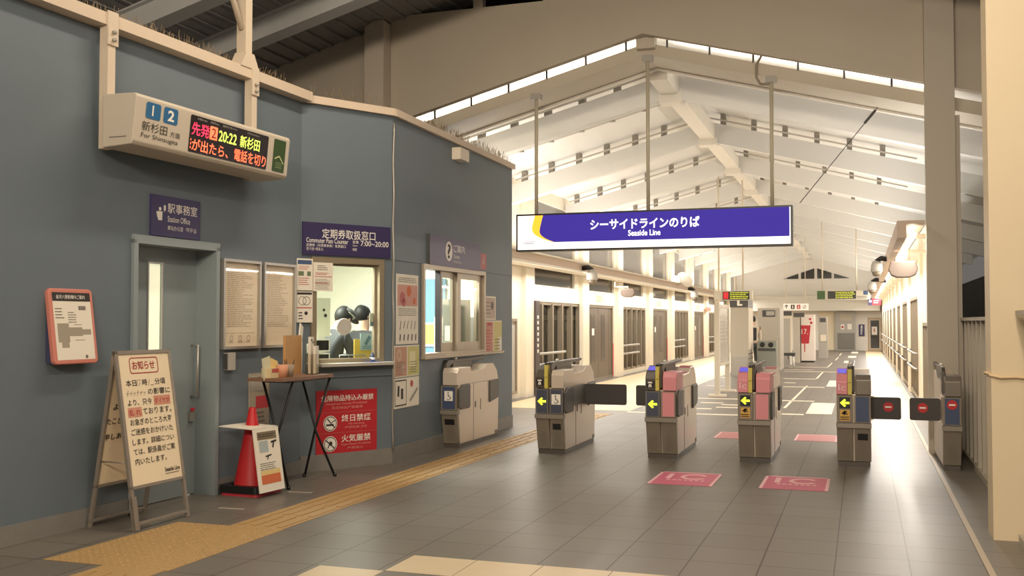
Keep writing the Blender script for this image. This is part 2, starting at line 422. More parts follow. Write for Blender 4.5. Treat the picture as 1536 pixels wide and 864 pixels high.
names = ['first', 'second', 'third', 'fourth', 'fifth', 'sixth', 'seventh', 'eighth', 'ninth', 'tenth', 'eleventh', 'twelfth', 'thirteenth', 'fourteenth', 'fifteenth', 'sixteenth', 'seventeenth', 'eighteenth', 'nineteenth', 'twentieth', 'twenty-first', 'twenty-second', 'twenty-third', 'twenty-fourth', 'twenty-fifth', 'twenty-sixth']
for y, lb in ((11.0, 'grey sloping roof beam just in front of the beige gable wall'), (9.6, 'grey sloping roof beam at the top edge above the white hanger post')):
    r = thing('roof_beam', lb, 'beam', (RX, y, 0)); 
    b = MB(); b.prism([(p[0]-RX, p[1]) for p in chevron(-9.4, 3.8, 6.47, .26)], -.06, .06, 'y'); b.build('web', M_cbeam, r)
    b = MB(); b.prism([(p[0]-RX, p[1]) for p in chevron(-9.4, 3.8, 6.22, .02)], -.13, .13, 'y'); b.prism([(p[0]-RX, p[1]) for p in chevron(-9.4, 3.8, 6.49, .02)], -.13, .13, 'y'); b.build('flange', M_cbeam, r)
# gable fascia wall with the opening of the platform hall
def gable(y0, y1, xl, xr, ztop, ridge):
    return MB().prism([(xl, ztop), (xl, zr(xl, ridge)), (RX, ridge), (xr, zr(xr, ridge)), (xr, ztop)], y0, y1, 'y')
struct(gable(13.22, 13.34, -10.5, 4.2, 5.93, 5.355).build('wall_gable', M_fascia))  # gable assembly's depth and sizes scaled about the camera to a farther plane
# light column through the gable, posts above it
c = thing('gable_column', 'beige column rising through the gable wall above the angled office corner', 'column', (-6.5, 13.08, 3.84))
MB().box(-.15, .15, -.11, .11, 0, 2.08).build('shaft', mat('column_beige', (196, 184, 168), .6), c, .01)
MB().box(-.17, .17, -.13, .13, 2.03, 2.08).build('collar', MATS['column_beige'], c)
MB().box(-.13, .13, -.11, .11, 2.08, 2.4).build('upper_shaft', MATS['column_beige'], c)
for x, lb in ((-5.02, 'short pale post on top of the gable wall, nearer the beige column'), (-4.0, 'short pale post on top of the gable wall, farther from the beige column'), (-3.2, 'short pale post on top of the gable wall at the top edge of the picture')):
    p = MB().box(-.07, .07, -.06, .06, 0, 1.25).build('roof_post', MATS['column_beige']); p.location = (x, 13.28, 5.93); tag(p, lb, 'post')
# lower gable frame beam
fb = thing('gable_beam', 'broad beige gable beam carrying the purple hanging sign', 'beam', (RX, 13.5, 0))
M_fb = mat('beam_beige', (200, 190, 172), .6)
b = MB(); b.prism([(p[0]-RX, p[1]) for p in chevron(-7.6, 3.6, 5.30, .165)], 0, .765, 'y'); b.build('beam', M_fb, fb)
b = MB()
for k in range(-9, 12):
    x = k*.56 + (.28 if k < 0 else -.28 if k > 0 else 99)
    if abs(x) > 50: continue
    z = zr(x+RX, 5.30); b.box(x-.013, x+.013, -.03, -.005, z-.01, z+.2)
b.build('mullions', M_dgrey, fb)
MB().box(-.12, .12, -.12, .1, 5.2, 5.42).build('ridge_block', M_fb, fb)
b = MB(); b.prism([(p[0]-RX, p[1]) for p in chevron(-7.6, 3.6, 5.13, .03)], .70, .78, 'y'); b.build('edge_strip', M_white, fb)

# ================================================================ hall roof
struct(MB().prism(chevron(-7.3, 3.8, 5.62, .1), 13.36, 59.5, 'y').build('ceiling_hall', M_roof))
rp = thing('rafter', 'first white roof rafter of the hall behind the gable beam', 'rafter', (RX, 15.4, 0), 0, 'white rafters under the hall roof')
b = MB(); b.prism([(p[0]-RX, p[1]) for p in chevron(-6.6, 3.3, 5.31, .37)], -.1, .1, 'y'); b.build('beam', M_roof, rp)
b = MB(); b.prism([(p[0]-RX, p[1]) for p in chevron(-6.5, .95, 5.40, .03)], -.12, -.09, 'y'); b.build('conduit', mat('conduit_grey', (190, 184, 174), .5), rp)
clip0 = None
for k in range(-7, 7):
    x = (k+.5)*.56
    if RX + x > .9: continue
    z = zr(RX+x, 5.31)
    if clip0 is None:
        clip0 = MB().box(-.045, .045, -.08, .08, -.0, .208).build('bracket', mat('bracket_grey', (150, 143, 132), .5), rp); q = clip0
    else:
        q = clip0.copy(); COL.objects.link(q); q.parent = rp
    q.location = (x, 0, z)
RY = [15.4 + 3.95*i for i in range(11)]
for i, y in enumerate(RY):
    o = rp if i == 0 else copy_tree(rp); o.location = (RX, y, 0)
    if i: o['label'] = names[i] + ' white roof rafter of the hall, counted from the gates'
# ridge purlin with haunches
# thin rails with clips fixed to the roof midway between the rafters
rl = thing('roof_rail', 'first thin rail with clips under the hall roof, counted from the gates', 'rail', (RX, 17.4, 0), 0, 'thin rails under the hall roof')
b = MB(); b.prism([(p[0]-RX, p[1]) for p in chevron(-6.6, 1.0, 5.46, .03)], -.03, .03, 'y'); b.prism([(p[0]-RX, p[1]) for p in chevron(-6.6, 1.0, 5.525, .02)], .04, .14, 'y'); b.build('rail', MATS['conduit_grey'], rl)
clip0 = None
for k in range(-7, 7):
    x = (k+.5)*.56
    if RX + x > .9: continue
    z = zr(RX+x, 5.42)
    if clip0 is None: clip0 = MB().box(-.05, .05, -.05, .05, 0, .1).build('clip', MATS['bracket_grey'], rl); q = clip0
    else: q = clip0.copy(); COL.objects.link(q); q.parent = rl
    q.location = (x, 0, z)
for i in range(10):
    o = rl if i == 0 else copy_tree(rl); o.location = (RX, 17.4+3.95*i, 0)
    if i: o['label'] = names[i] + ' thin rail with clips under the hall roof, counted from the gates'
rg = thing('ridge_beam', 'white ridge beam running along the top of the hall roof', 'beam', (RX, 14.3, 0))
MB().box(-.13, .13, 0, 44.2, 4.98, 5.24).build('beam', M_white, rg, .01)
b = MB()
for y in RY: b.box(-.17, .17, y-14.3-.16, y-14.3+.16, 4.86, 5.0)
b.build('joints', M_white, rg)

# ================================================================ platform hall: left screen wall
XL = -6.65; Y0 = 19.0; Y1 = 58.6
M_hwall = mat('hall_cream', (234, 224, 204), .5)
struct(MB().box(XL-.1, XL, Y0-4.6, Y0+1.73, 0, 4.48).build('wall_hall_left', M_hwall))
bays = [('glass', 20.73, 24.7), ('door', 25.15, 28.4), ('glass', 29.33, 32.94), ('door', 33.72, 36.93), ('glass', 38.04, 41.61), ('door', 42.64, 45.87), ('glass', 46.9, 50.1), ('door', 51.0, 54.2), ('glass', 55.0, 58.2)]
holes = [(a, b_, .0 if k == 'door' else .12, 2.0) for k, a, b_ in bays] + [(a, b_ if k == 'door' else b_-.5, 2.36, 2.78) for k, a, b_ in bays] + [(a, b_ if k == 'door' else b_-.5, 3.0, 4.2) for k, a, b_ in bays]
o = walled(20.73, 58.6, 0, 4.48, .1, holes, MB()).build('wall_screen', M_hwall); o.location = (XL-.0, 0, 0); o.rotation_euler = (0, 0, PI/2)
# rotated 90 deg: local x -> world y, local y -> world -x
struct(o)
M_pdoor = mat('door_grey_brown', (112, 100, 88), .4, .3)
M_slat = mat('mullion_bronze', (150, 138, 120), .4, .4)
nd = ng = 0
for k, a, b_ in bays:
    wdt = b_-a
    if k == 'door':
        t = thing('platform_door', f'{names[nd]} dark grey platform screen door on the left, counted from the gates', 'platform door', (XL-.06, (a+b_)/2, 0), PI/2, 'platform screen doors on the left'); nd += 1
        for sgn in (-1, 1):
            leaf = MB().box(min(.01*sgn, sgn*(wdt/2-.35)), max(.01*sgn, sgn*(wdt/2-.35)), 0, .04, .02, 1.97).build('leaf', M_pdoor, t)
            MB().box(sgn*.55-.22, sgn*.55+.22, -.006, 0, .5, 1.75).build('pane', mat('bronze_glass', (88, 80, 72), .15), leaf)
        b = MB(); frame_mb(b, -wdt/2, wdt/2, 0, 2.0, .06, -.03, .05); b.box(-wdt/2+.3, -wdt/2+.36, -.02, .05, 0, 1.97); b.box(wdt/2-.36, wdt/2-.3, -.02, .05, 0, 1.97); b.build('frame', M_slat, t)
        MB().rect(-.7, -.45, 1.2, 1.38, -.01).build('sticker', M_printw, t)
        MB().box(wdt/2-.06, wdt/2, -.04, -.03, .02, .95).build('warning_strip', M_red, t)
        MB().box(-wdt/2-.12, -wdt/2-.04, -.04, -.03, .02, 2.0).build('edge_strip', mat('amber_strip', (232, 180, 96), .5), t)
    else:
        t = thing('glass_screen', f'{names[ng]} glazed screen panel with rails on the left, counted from the gates', 'screen', (XL-.05, (a+b_)/2, 0), PI/2, 'glazed screens between the platform doors'); ng += 1
        b = MB(); frame_mb(b, -wdt/2, wdt/2, .12, 2.0, .07, -.03, .05)
        b.build('frame', M_slat, t)
        n = 4
        for i in range(1, n+1):
            x = -wdt/2 + wdt*i/(n+1); MB().box(x-.05, x+.05, -.06, .06, .15, 1.96).build('mullion', M_slat, t)
        MB().box(-wdt/2+.07, wdt/2-.07, .06, .07, .19, 1.93).build('pane', M_glass, t)
        for z in (.62, .86): MB().tube([(-wdt/2-.1, -.12, z), (wdt/2*.2, -.12, z)], .03, 8).build('rail', M_alu, t)
M_cl = mat('clerestory_glass', (120, 116, 110), .12)
for i, (k, a, b_) in enumerate(bays):
    e = b_ if k == 'door' else b_-.5
    struct(MB().box(XL-.08, XL-.06, a, e, 2.98, 4.22).build(f'window_{i+11}', M_cl)); struct(MB().box(XL-.08, XL-.06, a, e, 2.34, 2.8).build(f'window_{i+31}', M_darkglass))
# track side seen through the screen
struct(MB().box(-10.6, -10.5, 15, 59, 0, 4.6).build('wall_track_far', mat('track_dark', (72, 66, 58), .7)))
mb = MB()
for i in range(16): mb.box(-10.5, -10.4, 20+i*2.4, 20.6+i*2.4, 1.2, 1.55)
mb.box(-10.5, -10.42, 16, 59, 1.62, 1.8)
struct(mb.build('trim_track', mat('track_cream', (196, 182, 156), .6)))
struct(MB().box(-10.5, -6.78, 15, 59, -.05, .0).build('floor_track', mat('track_floor', (60, 56, 52), .8)))
struct(MB().box(-10.6, -7.2, 15, 59, 4.3, 4.4).build('ceiling_track', mat('track_ceil', (104, 98, 90), .8)))
mb = MB()
for i in range(14): mb.box(-10.4, -6.8, 20+i*2.7, 20.16+i*2.7, 3.5, 3.8)
struct(mb.build('trim_track_beams', mat('track_beam', (150, 142, 130), .7)))
# wall columns (pilasters) left
cols = [20.35] + [(bays[i][2] + bays[i+1][1])/2 for i in range(len(bays)-1)]
pil = MB().box(0, .10, -.3, .3, 0, 4.3).build('wall_column', M_hwall, None, .01)
for i, y in enumerate(cols):
    q = pil if i == 0 else pil.copy()
    if i: COL.objects.link(q)
    q.location = (XL, y, 0); tag(q, f'{names[i]} cream wall column along the left platform screen, counted from the gates', 'column', 'cream columns along the left screen wall')
# line light trough left and right
def trough(x, y0, y1, z0, z1, side, lb):
    t = thing('line_light', lb, 'light fitting', (x, y0, z0), 0)
    L = y1-y0
    b = MB()
    if side < 0:
        b.box(-.12, .12, 0, L, .045, .215)
        q = MB(); q.box(-.20, .20, 0, L, .0, .045); q.box(-.20, .2, 0, L, .215, .25); q.build('flange', M_white, t)
    else: b.box(-.16, -.06, 0, L, .0, .2); b.box(-.06, .14, 0, L, .16, .2)
    b.build('housing', mat('fitting_beige', (206, 184, 164), .5), t)
    n = int(L/3)
    for i in range(n):
        MB().box(min(0, side*.45), max(0, side*.45), 1.5+i*3, 1.56+i*3, .1, .16).build('bracket', M_cream, t)
    return t
tl = trough(-6.2, 14.6, 57, 2.67, 2.93, -1, 'long cream line light trough along the left screen wall')
tr_ = trough(.56, 12.7, 57, 2.53, 2.78, 1, 'long line light fitting along the right wall')
M_tube = mat('tube_lit', (255, 240, 214), .5, emit=9)
MB().tube([(.03, .3, .06), (.03, 43, .06)], .035, 8).build('tube', M_tube, tr_)
# signs over the bays (tiny print on the header)
mb = MB()
for i, (k, a, b_) in enumerate(bays):
    if k == 'door':
        t = thing('door_header', f'small pale print on the header over the {names[i//2]} platform door on the left', 'door number', (XL, (a+b_)/2, 2.06), PI/2)
        MB().box(-.5, .5, -.006, 0, 0, .24).build('plate', mat('header_plate', (236, 222, 190), .5), t)
        q = MB(); q.scribble(-.4, .2, .03, .2, 2, -.008, .6); q.build('print', mat('print_tan', (196, 178, 142), .6), t)
t = MB().box(-.75, .75, -.02, 0, 0, .17).build('red_plate', mat('faded_red', (226, 130, 112), .5)); t.location = (XL+.1, 46.5, 2.04); t.rotation_euler = (0, 0, PI/2); tag(t, 'small faded red plate over a far bay of the left screen', 'sign')
# near left end panel with a glazed door edge
t = thing('end_screen', 'narrow glazed end panel with bronze frame beside the office corner', 'screen', (XL, 18.9, 0), PI/2)
b = MB(); frame_mb(b, -.75, .75, .1, 1.62, .06, -.05, .01); b.box(.3, .36, -.05, .01, .1, 1.6); b.build('frame', M_slat, t); MB().box(-.7, .7, -.02, -.01, .16, 1.56).build('pane', M_lgrey, t)
t = thing('call_panel', 'tall dark panel with a column of white marks at the first left screen', 'panel', (XL+.1, 20.72, 0), PI/2)
MB().box(-.13, .13, -.05, 0, .0, 2.0).build('panel', mat('panel_plum', (76, 66, 64), .5), t)
b = MB(); [b.rect(-.05, .05, .9+i*.12, .97+i*.12, -.052) for i in range(7)]; b.build('print', M_printw, t)

# ================================================================ right wall of the hall
XR = .98
hr = [(17.5, 19.3, .08, 1.54), (20.8, 24.0, .08, 2.05)] + [(25.6+i*4.2, 28.6+i*4.2, .08, 2.05) for i in range(8)]
o = walled(16.6, 58.6, 0, 3.2, .1, hr, MB()).build('wall_hall_right', M_hwall); o.location = (XR+.16, 0, 0); o.rotation_euler = (0, 0, PI/2); struct(o)
pil2 = MB().box(-.1, .1, -.33, .33, 0, 3.1).build('wall_column', M_hwall, None, .01)
for i, y in enumerate([20.05, 24.75] + [29.3+i*4.2 for i in range(7)]):
    q = pil2 if i == 0 else pil2.copy()
    if i: COL.objects.link(q)
    q.location = (XR+.10, y, 0); tag(q, f'{names[i]} cream wall column along the right side of the hall, counted from the gates', 'column', 'cream columns along the right wall')
for i, (a, b_, z0, z1) in enumerate(hr):
    t = thing('glazed_screen', f'{names[i]} grey glazed side panel along the right wall, counted from the gates', 'screen', (XR+.06, (a+b_)/2, 0), -PI/2, 'grey side panels along the right wall')
    wdt = b_-a
    b = MB(); frame_mb(b, -wdt/2, wdt/2, z0, z1, .06, -.04, .04)
    for k in range(1, 4): b.box(-wdt/2+wdt*k/4-.03, -wdt/2+wdt*k/4+.03, -.03, .03, z0, z1)
    b.build('frame', M_slat, t)
    MB().box(-wdt/2+.05, wdt/2-.05, .035, .045, z0+.05, z1-.05).build('pane', mat('brown_panel', (128, 116, 102), .4), t)
    for z in (.66, .95):
        if i: MB().tube([(-wdt/2+.1, -.03, z), (-wdt/2+.1, -.11, z), (wdt/2-.1, -.11, z), (wdt/2-.1, -.03, z)], .022, 8).build('rail', M_alu, t)
# outside the right wall: near-black sheet, the outdoor darkness put into its colour
struct(MB().box(3.4, 3.5, 9, 59, -.1, 2.9).build('dark_backdrop_right', mat('night_dark', (22, 22, 24), .9)))

# ================================================================ far end
YF = 58.6
struct(MB().prism([(-7.2, 0), (3.4, 0), (3.4, zr(3.4, 5.5)), (RX, 5.5), (-7.2, zr(-7.2, 5.5))], YF, YF+.1, 'y').build('wall_far', mat('far_cream', (238, 232, 222), .6)))
struct(MB().box(-6.6, .9, YF-1.2, YF, 2.15, 2.95).build('trim_canopy', mat('canopy_pale', (212, 206, 194), .5)))
for i, pts in enumerate(([(-4.11, 3.93), (-3.30, 3.93), (-3.30, 4.22)], [(-3.16, 3.93), (-2.45, 3.93), (-2.45, 4.50), (-3.16, 4.26)], [(-2.3, 3.93), (-1.55, 3.93), (-1.55, 4.24), (-2.3, 4.5)], [(-1.42, 3.93), (-.6, 3.93), (-1.42, 4.2)])):
    o = MB().prism(pts, YF-.03, YF, 'y').build(f'window_{i+1}', M_darkglass); struct(o)
o = MB().box(-2.25, -1.45, YF-.05, YF, .02, 2.12).build('door_1', mat('far_door_cream', (230, 216, 186), .5)); struct(o)
t = thing('lift_shaft', 'grey lift front with notices at the far end of the hall', 'lift', (-.83, YF-.02, 0))
MB().box(-.5, .5, -.3, 0, 0, 2.12).build('casing', M_lgrey, t); MB().box(-.44, .44, -.32, -.3, .07, .95).build('lower_panel', mat('lift_grey', (124, 120, 112), .45), t)
MB().box(-.3, .3, -.315, -.3, 1.62, 2.0).build('plate', mat('plate_tan', (190, 178, 158), .5), t); MB().box(-.26, -.08, -.315, -.3, 1.15, 1.42).build('poster', M_printw, t); MB().box(.08, .3, -.315, -.3, 1.15, 1.45).build('notice', M_printw, t); MB().disc(-.17, 1.28, .06, -.318).build('print', M_red, t)
t = thing('wall_sign', 'dark purple upright sign on the far wall beside the far door', 'sign', (-.02, YF, .78)); MB().box(-.15, .15, -.04, 0, 0, .64).build('board', M_purple, t); b = MB(); b.scribble(-.06, .06, .08, .5, 5, -.042, .7); b.disc(0, .54, .05, -.042); b.build('print', M_printw, t)
o = thing('far_door', 'far end door with dark glass and a white notice', 'door', (.65, YF, 0)); 
b = MB(); frame_mb(b, -.36, .36, 0, 1.78, .08, -.06, 0); b.build('frame', mat('frame_tan', (190, 168, 140), .5), o); MB().box(-.28, .28, -.04, -.01, .08, 1.7).build('leaf', mat('leaf_cream', (214, 200, 176), .5), o); MB().box(-.22, .22, -.05, -.04, .14, 1.64).build('pane', M_darkglass, o); MB().box(-.16, .12, -.056, -.05, .86, 1.3).build('notice', M_printw, o); MB().rect(-.06, .0, 1.02, 1.2, -.058).build('print', M_printr, o)

# ================================================================ hall furniture
M_nb = mat('stand_beige', (206, 197, 180), .5)
# noticeboard on two posts, seen almost edge-on
t = thing('noticeboard', 'tall white framed noticeboard on two posts in the middle of the hall', 'noticeboard', (-2.87, 22.5, 0), PI/2)
for x in (-.85, .85):
    p = MB().box(-.06, .06, -.05, .05, 0, 1.95).build('post', M_nb, t, .01); p.location = (x, 0, 0)
    f = MB().box(-.1, .1, -.18, .18, 0, .04).build('foot', M_cream, p, .01)
b = MB(); frame_mb(b, -.8, .8, .62, 1.92, .07, -.05, .05); b.build('frame', M_nb, t)
MB().box(-.74, .74, -.03, .03, .68, 1.86).build('panel', mat('board_face', (178, 174, 164), .25), t)
b = MB(); [b.scribble(-.6+i*.7, -.1+i*.7, 1.1, 1.7, 8, -.033, .22, .5) for i in range(2)]; b.build('print', mat('print_pale', (190, 186, 174), .6), t)
# tall cabinets
def cabinet(name, label, x0, x1, y0, y1, h, m=M_lgrey):
    t = thing(name, label, 'cabinet', ((x0+x1)/2, y0, 0)); w_ = (x1-x0)/2
    MB().box(-w_, w_, 0, y1-y0, 0, h).build('body', m, t, .01); return t, w_
M_cab = mat('cabinet_grey', (186, 178, 164), .5)
t, w_ = cabinet('map_cabinet', 'grey tall map cabinet with black header behind the noticeboard', -3.62, -3.12, 30.2, 31.6, 1.98, M_cab)
MB().box(-w_-.01, w_+.01, -.03, 1.4, 1.98, 2.22).build('header', M_dgrey, t); b = MB(); b.rect(-.05, .02, 2.02, 2.18, -.034); b.rect(.02, .1, 2.02, 2.07, -.034); b.build('print', M_printw, t)
MB().box(w_, w_+.02, .05, 1.3, .75, 1.95).build('side_panel', M_cream, t)
b = MB(); [b.box(w_, w_+.03, .05, 1.3, .2+i*.14, .22+i*.14) for i in range(4)]; b.build('side_shelf', M_mgrey, t)
MB().box(-w_+.05, w_-.02, -.16, 0, .0, .55).build('leaflet_bin', M_lgrey, t)
t, w_ = cabinet('fare_cabinet', 'tall grey cabinet behind the ticket machine with the two round dials', -3.2, -2.5, 34, 35.6, 2.0, M_cab)
MB().box(-.2, .2, -.02, 0, 1.72, 1.93).build('display', M_dgrey, t); MB().box(-.08, .18, -.03, -.02, 1.76, 1.9).build('screen_face', M_lgrey, t)
t = thing('fare_machine', 'grey-green ticket machine with two round dials in front of the tall cabinet', 'ticket machine', (-2.66, 30.9, 0))
MB().prism([(-.0, 0), (0, .78), (.08, 1.0), (.45, 1.0), (.45, 0)], -.28, .28, 'x').build('body', mat('machine_grey', (142, 144, 134), .45), t, .01)
b = MB(); b.box(-.25, .25, -.012, .0, .7, .78); b.build('tray', M_dgrey, t)
for x in (-.12, .12):
    d = MB().lathe([(.075, 0), (.075, .02), (.05, .03)], seg=18).build('dial', M_black, t); d.location = (x, .03, .88); d.rotation_euler = (PI/2 - .35, 0, 0)
t = thing('bench', 'small dark bench with white legs beside the tall grey cabinet', 'bench', (-2.45, 36.2, 0))
MB().box(-.32, .28, -.2, .25, .4, .5).build('seat', M_dgrey, t, .02); MB().box(-.34, -.18, -.2, .25, .06, .4).build('bag', M_black, t, .02)
for x, y in ((-.26, -.15), (.24, -.15), (-.26, .2), (.24, .2)): MB().tube([(x, y, 0), (x*.85, y, .4)], .025, 8).build('leg', M_white, t)
t = thing('poster_stand', 'white upright poster stand with dark header left of the vending machine', 'poster stand', (-2.62, 38.6, 0))
MB().box(-.2, .2, -.06, .06, .35, 1.78).build('panel', M_cream, t); MB().box(-.14, .14, -.07, -.06, .45, 1.68).build('poster', M_lgrey, t); MB().box(-.2, .2, -.08, .06, 1.78, 1.95).build('header', M_dgrey, t)
for x in (-.16, .16): MB().box(x-.03, x+.03, -.12, .12, 0, .35).build('leg', M_white, t)
t, w_ = cabinet('side_cabinet', 'narrow grey-beige cabinet touching the left side of the vending machine', -2.5, -2.26, 40.6, 41.8, 1.9, M_cab)
MB().box(-.1, .3, -.02, .0, 1.74, 1.9).build('header', M_dgrey, t)
t = thing('vending_machine', 'white vending machine with a large red ice lolly shape', 'vending machine', (-1.99, 41.0, 0))
MB().box(-.24, .26, 0, .8, .06, 1.83).build('body', mat('machine_white', (240, 228, 218), .4), t, .02); MB().box(-.22, .24, .04, .76, 0, .06).build('plinth', M_black, t)
b = MB(); b.flat([(-.235, .72), (.05, .72), (.12, 1.42), (-.235, 1.42)], -.004); b.rect(-.13, -.09, .4, .72, -.004); b.disc(.1, 1.66, .045, -.004); b.disc(.14, 1.52, .05, -.004); b.build('lolly_print', M_red, t)
lettering(t, M_printw, [('17.', -.22, 1.08, .24, .2)], -.007)
t, w_ = cabinet('locker', 'slim grey locker right of the vending machine', -1.78, -1.42, 46, 46.8, 1.78, M_lgrey)
MB().box(-.12, .12, -.02, 0, 1.55, 1.72).build('header', M_dgrey, t); MB().box(-.1, .14, -.03, 0, .72, 1.0).build('leaflet_box', M_cream, t)
t = thing('wall_sign', 'dark purple upright sign behind the tall grey cabinets', 'sign', (-2.95, 44.5, 0)); MB().box(-.14, .14, -.03, .03, .8, 1.5).build('board', M_purple, t); MB().box(-.03, .03, .03, .09, 0, 1.5).build('post', M_mgrey, t); b = MB(); b.scribble(-.06, .06, .9, 1.3, 4, -.034, .7); b.disc(0, 1.38, .05, -.034); b.build('print', M_printw, t)

# hanging LED boards
def led(lbl, x0, x1, y, z0, z1, zt, left_sign):
    t = thing('led_board', lbl, 'departure board', ((x0+x1)/2, y, z0)); wd = (x1-x0)/2; h = z1-z0
    MB().box(-wd, wd, 0, .25, 0, h).build('casing', mat('board_beige', (206, 198, 180), .5), t, .008)
    for x in (-wd*.78, wd*.5): MB().tube([(x, .12, h), (x, .12, zt-z0)], .022, 8).build('rod', M_cream, t)
    s0, s1 = (-wd*.55, wd*.86) if left_sign == 'red' else (-wd*.58, wd*.48)
    MB().box(s0, s1, -.006, 0, h*.08, h*.92).build('screen', mat('led_black', (30, 28, 24), .3), t)
    b = MB(); b.scribble(s0 + (s1-s0)*.28, s1-.02, h*.12, h*.88, 4, -.009, .4, .15); b.build('led_text', mat('led_yellowgreen', (206, 214, 60), .5, emit=.6), t)
    if left_sign == 'red': b = MB(); b.rect(s0+.02, s0+(s1-s0)*.22, h*.15, h*.85, -.009); b.build('led_mark', mat('led_red', (206, 40, 50), .5, emit=.4), t)
    else:
        MB().box(-wd*.98, -wd*.68, -.006, 0, h*.04, h*.96).build('clock_face', mat('clock_green', (66, 96, 52), .4), t)
        b = MB(); b.rect(wd*.75, wd*.92, h*.5, h*.95, -.008); b.build('number', M_blueprint, t); b = MB(); b.scribble(wd*.5, wd*.95, h*.08, h*.42, 2, -.008, .5); b.build('print', M_print, t)
led('small hanging departure board with red mark over the left of the hall', -3.38, -2.48, 25, 2.07, 2.30, 5.3, 'red')
led('hanging departure board with green clock near the far end of the hall', -1.36, .25, 34, 2.26, 2.55, 4.9, 'clock')
t = thing('restroom_sign', 'white hanging sign with arrow and restroom figures at the far end', 'sign', (-2.36, 40, 2.0))
MB().box(-.46, .46, 0, .08, 0, .24).build('board', mat('sign_white', (246, 240, 228), .5, emit=.25), t)
b = MB(); b.bar((-.34, .05), (-.34, .19), .025, -.004); b.bar((-.345, .195), (-.40, .13), .025, -.004); b.bar((-.335, .195), (-.28, .13), .025, -.004); b.rect(-.18, -.04, .04, .2, -.004); b.build('print', M_printd, t)
b = MB(); b.rect(.04, .17, .04, .2, -.004); b.build('red_print', M_red, t); b = MB(); b.ring(.32, .12, .05, .065, -.004); b.bar((.27, .06), (.37, .18), .02, -.004); b.build('grey_print', M_print, t)
b = MB()
for x in (-.11, .105): b.disc(x, .165, .018, -.006, 12); b.rect(x-.025, x+.025, .07, .14, -.006)
b.build('figures', M_printw, t)
for x in (-.35, .35): MB().tube([(x, .04, .24), (x, .04, 3.4)], .015, 6).build('rod', M_cream, t)
t = thing('hall_sign', 'small red and purple hanging sign at the far end of the right line light', 'sign', (.42, 40.8, 2.18)); MB().box(-.05, .26, 0, .08, 0, .26).build('board', M_red, t); MB().box(-.2, -.05, 0, .08, 0, .26).build('purple_board', M_purple, t); b = MB(); b.disc(-.12, .15, .05, -.004); b.scribble(0, .22, .05, .2, 2, -.004, .4); b.build('print', M_printw, t)
MB().tube([(.1, .04, .26), (.1, .04, .5)], .015, 6).build('rod', M_cream, t)

# dome cameras, speakers
def dome(x, y, z, lb, s=1., arm=-1):
    t = thing('dome_camera', lb, 'camera', (x, y, z))
    MB().lathe([(.02, .30), (.10, .28), (.15, .16), (.16, .0), (.14, -.02)], seg=20).build('housing', M_lgrey, t)
    MB().lathe([(.128, -.02), (.12, -.08), (.08, -.13), (.02, -.15)], seg=20).build('dome', mat('smoke_dome', (120, 108, 92), .1), t)
    MB().tube([(0, 0, .27), (arm*-.12, .0, .36), (arm*-.5, 0, .30)], .075, 10).build('arm', M_black, t)
    t.scale = (s, s, s); return t
dome(.24, 18.2, 2.40, 'nearer white dome camera beside the right line light', .6)
dome(.24, 26.5, 2.34, 'farther white dome camera beside the right line light', .68)
dome(-5.85, 22.8, 2.52, 'nearer white dome camera on the left line light trough', .8, 1)
dome(-5.85, 38.0, 2.46, 'farther white dome camera on the left line light trough', .9, 1)
def speaker(x, y, z, lb, arm):
    t = thing('speaker_box', lb, 'speaker', (x, y, z)); t.scale = (.8, .8, .8)
    MB().prism([(-.2, 0), (-.24, .1), (-.2, .24), (.2, .24), (.24, .1), (.2, 0), (.1, -.04), (-.1, -.04)], -.1, .14, 'y').build('box', mat('speaker_beige', (124, 108, 96), .6), t, .02)
    MB().tube([(0, .0, .2), (0, 0, .3), (arm*.45, 0, .3), (arm*.45, 0, .58)], .025, 8).build('bracket', M_cream, t)
speaker(-5.85, 26.6, 2.24, 'beige speaker box hung from the left line light trough', -1)
speaker(.54, 15.0, 2.19, 'beige speaker box hung under the right line light', .1)
t = thing('loudspeaker', 'cream cluster of round loudspeakers above the left trough', 'loudspeaker', (-5.95, 35.6, 2.98))
for i, (x, z) in enumerate(((-.2, 0), (.05, .12), (.22, -.02))):
    h = MB().lathe([(.19, 0), (.17, .05), (.07, .2), (.05, .26)], seg=20).build('horn', M_white, t); h.location = (x, 0, z); h.rotation_euler = (-PI/2, 0, .3*i-.3)
MB().tube([(0, .1, -.1), (-.5, .1, -.1)], .03, 8).build('bracket', M_cream, t)

